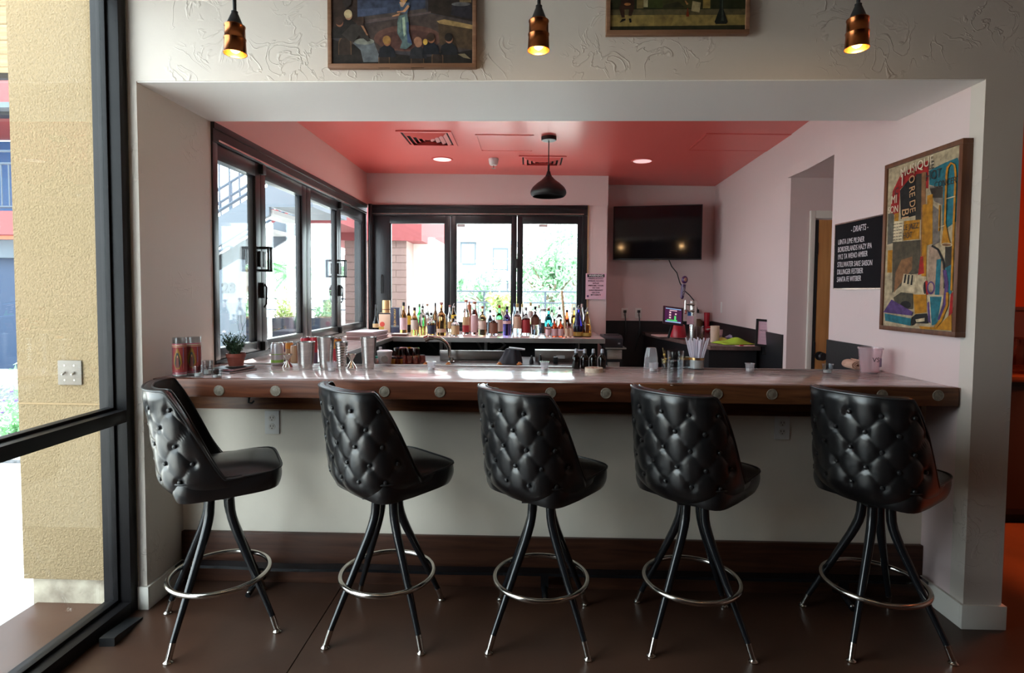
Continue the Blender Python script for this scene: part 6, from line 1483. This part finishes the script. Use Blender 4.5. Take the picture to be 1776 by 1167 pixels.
# long straight outside stair rising to the right, white wall under it
SY = 7.0
def sz(x): return 1.92+(x+3.98)*.60          # soffit line of the stringer
sx0, sx1 = -6.4, -3.22
stair = thing('outside_stair', 'grey straight outside stair rising to the right behind the white wall', 'staircase', (0, SY, 0))
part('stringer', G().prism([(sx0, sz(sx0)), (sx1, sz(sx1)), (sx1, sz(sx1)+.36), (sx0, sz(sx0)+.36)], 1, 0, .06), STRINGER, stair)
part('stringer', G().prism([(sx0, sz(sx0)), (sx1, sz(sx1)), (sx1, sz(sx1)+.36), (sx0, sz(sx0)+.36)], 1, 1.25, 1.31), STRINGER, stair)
n = 11
for k in range(n):
    x = sx0+(sx1-sx0)*k/n; part('tread', G().box(x, x+.31, .06, 1.25, sz(x)+.20, sz(x)+.25), PAVE, stair)
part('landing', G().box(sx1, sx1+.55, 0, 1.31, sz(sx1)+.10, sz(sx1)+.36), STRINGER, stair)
railing('railing', 'grey railing climbing along the outside stair seen through the side window', (sx0, SY+.03, 0), (sx1, SY+.03, 0), sz(sx0)+.34, sz(sx1)+.34, 1.0, .125, 1.0, stair)
railing('railing', 'grey railing on the far side of the outside stair', (sx0, SY+1.28, 0), (sx1, SY+1.28, 0), sz(sx0)+.34, sz(sx1)+.34, 1.0, .14, 1.0, stair)
railing('railing', 'short level grey railing at the head of the outside stair', (sx1, SY+.03, 0), (sx1+.55, SY+.03, 0), sz(sx1)+.34, sz(sx1)+.34, 1.0, .12, .6, stair)
wx = aY(413, 450, SY+.02).x
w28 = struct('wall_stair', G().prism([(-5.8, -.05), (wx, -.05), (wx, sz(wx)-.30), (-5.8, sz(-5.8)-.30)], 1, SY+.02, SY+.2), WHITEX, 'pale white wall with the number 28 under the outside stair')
p = aY(395, 500, SY); text('house_number', '28', .17, INK, w28, FRONT((p.x, SY+.013, p.z)), ext=.006, bold=.005)
struct('wall_stair', G().prism([(-5.8, sz(-5.8)-.30), (wx, sz(wx)-.30), (wx, sz(wx)), (-5.8, sz(-5.8))], 1, SY+.30, SY+.34), mk('dark_underside', (.025, .027, .03), .8), 'grey underside band between the stair and the white wall')
# coral bridge and gallery behind the stair
BY = 8.5
a, b = aY(470, 386, BY), aY(583, 368, BY)
struct('wall_bridge', G().box(a.x, b.x+.05, BY, BY+1.6, a.z, b.z+.04), CORALX, 'coral gallery bridge edge seen through the side window')
railing('bridge_railing', 'grey railing over the coral bridge', (a.x, BY+.05, 0), (b.x, BY+.05, 0), b.z+.04, b.z+.04, 1.0, .13, 1.1)
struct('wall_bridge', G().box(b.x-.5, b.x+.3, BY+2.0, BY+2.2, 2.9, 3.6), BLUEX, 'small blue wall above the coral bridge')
pp_ = aY(548, 450, 9.9)
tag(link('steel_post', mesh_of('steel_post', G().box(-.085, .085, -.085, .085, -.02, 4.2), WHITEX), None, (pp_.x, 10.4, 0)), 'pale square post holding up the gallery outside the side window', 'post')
# tiled corner pier with coral canopy, seen through both folding windows
TY = 10.0
tx0, tx1 = aY(598, 500, TY).x, aY(705, 500, TY).x
pier = struct('wall_tiled', G().box(tx0, tx1, TY+.012, TY+2.4, -.05, 2.45), mk('tile_joint', (.38, .27, .24), .9), 'pier clad in pinkish tiles under the coral canopy')
nc, nrw = 3, 19
me = None
tw_ = (tx1-tx0)/nc; th_ = .13
for r_ in range(nrw):
    for c_ in range(nc+1):
        off = 0 if r_ % 2 == 0 else -.5
        xa, xb = max(tx0, tx0+(c_+off)*tw_+.004), min(tx1, tx0+(c_+1+off)*tw_-.004)
        if xb-xa < .05: continue
        full = abs((xb-xa)-(tw_-.008)) < 1e-4
        if full and me is not None: o = link('tile', me, pier)
        else:
            m_ = mesh_of('tile', G().box(-(xb-xa)/2, (xb-xa)/2, -.012, .006, 0, th_-.008), TILEX, smooth=0, bevel=.003); o = link('tile', m_, pier)
            if full: me = m_
        o.location = ((xa+xb)/2, TY+.008+rnd.uniform(-.003, .003), r_*th_)
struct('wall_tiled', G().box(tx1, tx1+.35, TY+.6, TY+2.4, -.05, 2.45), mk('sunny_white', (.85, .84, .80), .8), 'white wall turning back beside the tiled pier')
cz = aY(690, 417, TY-.1).z
struct('roof_canopy', G().box(tx0-.6, aY(731, 400, TY-.1).x, TY-.1, TY+3.4, cz, cz+1.0), CORALX, 'coral canopy over the tiled pier', 'roof')
# fence and railing line in the yard
FY = 13.0
a, b = aY(415, 540, FY), aY(640, 540, FY)
railing('yard_fence', 'thin dark yard fence seen low through the side window', (a.x, FY, 0), (b.x, FY, 0), -.02, -.02, 1.27, .16, 1.2)
a, b = aY(735, 525, 15), aY(1020, 525, 15)
railing('yard_fence', 'pale yard fence behind the liquor bottles', (a.x, 15, 0), (b.x, 15, 0), -.02, -.02, 1.47, .16, 1.6)
# planters along the yard
prs = random.Random(9)
for i, (px, w, yy, lab) in enumerate(((436, 34, 9.2, 'dark square planter box right of the white wall'), (498, 30, 9.4, 'dark planter box with yellow topped plants'), (566, 34, 9.6, 'dark planter box behind the pale post'))):
    p = aY(px, 590, yy); W = pxw(w, yy)/2; z1 = aY(px, 548, yy).z
    o = thing('planter_box', lab, 'planter', (p.x, yy, -.02)); part('box', G().box(-W, W, -.25, .25, 0, z1), PLANTERX, o, bevel=.01); part('soil', G().box(-W+.04, W-.04, -.21, .21, z1, z1+.01), TRUNK, o)
    g = G()
    for k in range(240):
        q = Vector((prs.uniform(-W, W)*.9, prs.uniform(-.2, .2), z1+abs(prs.gauss(0, .16)))); n_ = Vector((prs.gauss(0, 1), prs.gauss(0, 1), prs.gauss(.6, .5))).normalized(); s_ = n_.orthogonal().normalized()*.014
        g.add([tuple(q-s_), tuple(q+s_), tuple(q+n_*.11)], [(0, 1, 2)])
    part('foliage', g, [LEAFG, LEAFY, LEAFG][i], o, smooth=0, fixn=False, kind='stuff')
# palms
FROND = []
def frond_mesh(ln, seed):
    r_ = random.Random(seed); g = G(); n = 22
    for i in range(n):
        t = .25+.75*i/(n-1); c = Vector((ln*t*.92, 0, ln*(.36*t-.62*t*t)))
        for sgn in (-1, 1):
            L_ = ln*.34*math.sin(PI*(.15+.8*t)); d = Vector((.55, sgn*.8, -.30+r_.uniform(-.1, .1))).normalized(); w = Vector((.02, 0, .012))
            g.add([tuple(c-w), tuple(c+w), tuple(c+d*L_)], [(0, 1, 2)])
    g.tube([(ln*t*.92, 0, ln*(.36*t-.62*t*t)) for t in (0, .2, .4, .6, .8, 1)], [.018, .015, .012, .009, .006, .003], 5)
    return mesh_of('frond', g, PALMG, smooth=0, fixn=False)
def palm(loc, h, ln, nf, label, seed):
    r_ = random.Random(seed); o = thing('palm_tree', label, 'palm', loc, 0, 'palms beyond the yard')
    part('trunk', G().tube([(.02*math.sin(i), .02*math.cos(i*2), h*i/8) for i in range(9)], [.16-.005*i+.01*(i % 2) for i in range(9)], 10), TRUNK, o)
    for k in range(3): FROND.append(frond_mesh(1.0, seed+k))
    for k in range(nf):
        f = link('frond', FROND[-1-(k % 3)], o, (0, 0, h)); s_ = ln*r_.uniform(.8, 1.1); f.scale = (s_, s_, s_); f.rotation_euler = (r_.uniform(-.3, .3), r_.uniform(-.75, .45), k*2.4+r_.uniform(-.3, .3))
def at_ground(px, py, yy): p = aY(px, py, yy); return (p.x, yy, -.02), p.z
for px, py, yy, ln, nf, lab, sd in ((432, 462, 14, 1.05, 22, 'palm whose fronds show right of the white wall', 1), (520, 474, 18.5, 1.1, 20, 'palm behind the pale post', 2), (575, 468, 23, 1.25, 20, 'yellowish palm seen in the third pane of the side window', 3), (760, 500, 25.5, 1.2, 18, 'palm beside the left stile of the back window', 7)):
    l_, h_ = at_ground(px, py, yy); palm(l_, h_, ln, nf, lab, sd)
# broadleaf trees beyond the back window
def tree(px, py, yy, rx, rz, n, mat, label, seed, dens=1):
    p = aY(px, py, yy); r_ = random.Random(seed)
    o = thing('garden_tree', label, 'tree', (p.x, yy, -.02), 0, 'pale trees beyond the back window'); zc_ = p.z
    part('trunk', G().tube([(0, 0, 0), (.06, 0, zc_*.5), (-.04, .05, zc_)], [.14, .10, .06], 8), TRUNK, o)
    br = G()
    for k in range(7):
        a = r_.uniform(0, 2*PI); e = Vector((math.cos(a)*rx*.8, math.sin(a)*rx*.6, zc_+r_.uniform(-.3, .9)*rz)); br.tube([(0, 0, zc_*.55), tuple(e*.5+Vector((0, 0, zc_*.3))), tuple(e)], [.05, .03, .012], 6)
    part('branches', br, TRUNK, o)
    cl = [(Vector((r_.gauss(0, .45)*rx, r_.gauss(0, .45)*rx, zc_+r_.gauss(0, .45)*rz)), r_.uniform(.22, .45)*rx) for _ in range(22)]
    g = G()
    for k in range(n):
        c, q = r_.choice(cl); pz = c+Vector((r_.gauss(0, .5), r_.gauss(0, .5), r_.gauss(0, .5)))*q
        if pz.z < .05: continue
        n_ = Vector((r_.gauss(0, 1), r_.gauss(0, 1), r_.gauss(0, 1))).normalized(); s_ = n_.orthogonal().normalized(); L_ = r_.uniform(.07, .13)*yy/18
        g.add([tuple(pz-n_*L_), tuple(pz+s_*L_*.45), tuple(pz+n_*L_), tuple(pz-s_*L_*.45)], [(0, 1, 2, 3)])
    part('foliage', g, mat, o, smooth=0, fixn=False, kind='stuff')
tree(955, 475, 17.2, 1.1, 1.15, 2300, LEAFG, 'pale green tree filling the lower right pane of the back window', 21)
tree(995, 440, 23, 1.2, 1.4, 1300, LEAFG, 'tall thin tree at the right edge of the back window', 22)
tree(840, 505, 30, 1.6, 1.2, 1000, LEAFG, 'low bushy tree in the middle pane of the back window', 23)
tree(755, 480, 20, .65, 1.2, 1800, LEAFG, 'slender green tree right of the coral canopy', 24)
tree(872, 524, 13.4, .36, .2, 700, LEAFY, 'yellow green hedge bush behind the liquor bottles', 25)
# house beyond the trees
HY = 40
hx0, hx1 = aY(795, 450, HY).x, aY(884, 450, HY).x
hz = aY(840, 420, HY).z; hp_ = aY(838, 405, HY)
hs = thing('garden_house', 'pale brick house with a slate blue gable beyond the trees', 'house', (0, HY, 0))
part('brick_wall', G().box(hx0, hx1, 0, 4, -.05, hz), BRICKX, hs); part('gable_roof', G().prism([(hx0-.5, hz), (hx1+.6, hz), (hp_.x, hp_.z)], 1, -.4, 4.4), ROOFB, hs)
part('porch_roof', G().box(aY(855, 480, HY).x, hx1+.3, -1.2, 0, aY(860, 487, HY).z, aY(860, 478, HY).z), ROOFB, hs)
for px, py in ((812, 440), (868, 450), (868, 505)):
    q = aY(px, py, HY); f = part('window', G().box(q.x-.55, q.x+.55, -.06, 0, q.z-.8, q.z+.8), WHITEX, hs); part('pane', G().box(q.x-.45, q.x+.45, -.07, -.06, q.z-.68, q.z+.68), GREY, f)
# small dark fixtures hanging outside above the back window view
for px, lab in ((800, 'little dark lamp under the roof edge in the middle pane'), (942, 'little dark lamp under the roof edge in the right pane')):
    p = aY(px, 391, 6.8); o = thing('soffit_lamp', lab, 'lamp', (p.x, 6.8, p.z)); part('housing', G().box(-.05, .05, -.05, .05, -.02, .10), GREY, o); part('stem', G().tube([(0, 0, .1), (0, 0, 2.80-p.z)], .01, 6), GREY, o)
# gravel bed and shrub seen low at the far left
gb = struct('gravel_bed', G().box(-9, -3.3, 4.6, 7.9, -.05, .01), GRAVELM, 'grey gravel bed across the walk at far left', 'ground')
g = G(); r_ = random.Random(6)
for k in range(900):
    x, y = r_.uniform(-6.5, -3.5), r_.uniform(4.65, 7.6); s_ = r_.uniform(.02, .045)
    g.add([(x-s_, y, .008), (x, y-s_, .008), (x+s_, y, .008), (x, y+s_, .008), (x+r_.uniform(-.01, .01), y, .01+s_*.8)], [(0, 1, 4), (1, 2, 4), (2, 3, 4), (3, 0, 4)])
part('pebbles', g, mk('pebble', (.36, .35, .36), .9, var=(12, .6)), gb, smooth=0, fixn=False, kind='stuff')
for px, py, yy, s_, lab in ((26, 672, 5.4, .28, 'green shrub with purple flowers beside the tan pier'), (28, 705, 4.9, .15, 'low dark tuft in the gravel beside the tan pier')):
    p = aY(px, py, yy); o = thing('garden_shrub', lab, 'shrub', (p.x, yy, .01)); g = G(); r_ = random.Random(int(px))
    for k in range(420):
        q = Vector((r_.gauss(0, .35)*s_, r_.gauss(0, .35)*s_, abs(r_.gauss(.5, .35))*s_*1.6)); n_ = Vector((r_.gauss(0, 1), r_.gauss(0, 1), r_.gauss(.5, .6))).normalized(); w_ = n_.orthogonal().normalized()*.012; g.add([tuple(q-w_), tuple(q+w_), tuple(q+n_*.06)], [(0, 1, 2)])
    part('foliage', g, LEAFG if s_ > .2 else PALMG, o, smooth=0, fixn=False, kind='stuff')
    if s_ > .2:
        for k in range(6): q = Vector((r_.gauss(0, .3)*s_, r_.gauss(0, .3)*s_, s_*r_.uniform(.8, 1.8))); part('flower', G().ball(tuple(q), .018, .018, .014, 8, 5), mk('purple_petal', (.22, .12, .45), .6) if 'purple_petal' not in MATS else MATS['purple_petal'], o)

# warm lamp of the hall on the right
l = bpy.data.lights.new('hall_lamp', 'AREA'); l.energy = 30; l.color = (1, .22, .06); l.shape = 'DISK'; l.size = .5
link('hall_lamp', l, None, (3.5, 3.3, 3.2))

l = bpy.data.lights.new('hall_spot', 'SPOT'); l.energy = 900; l.color = (1, .20, .045); l.spot_size = .66; l.spot_blend = .5; l.shadow_soft_size = .1
link('hall_spot', l, None, (3.42, 3.0, 3.2))
# lettering becomes plain mesh
bpy.context.view_layer.update(); dg = bpy.context.evaluated_depsgraph_get()
for o in TEXTS:
    me = bpy.data.meshes.new_from_object(o.evaluated_get(dg)); nm = o.name; par = o.parent; ml = o.matrix_local.copy(); cu = o.data
    bpy.data.objects.remove(o); n_ = bpy.data.objects.new(nm, me); COL.objects.link(n_); n_.parent = par; n_.matrix_local = ml
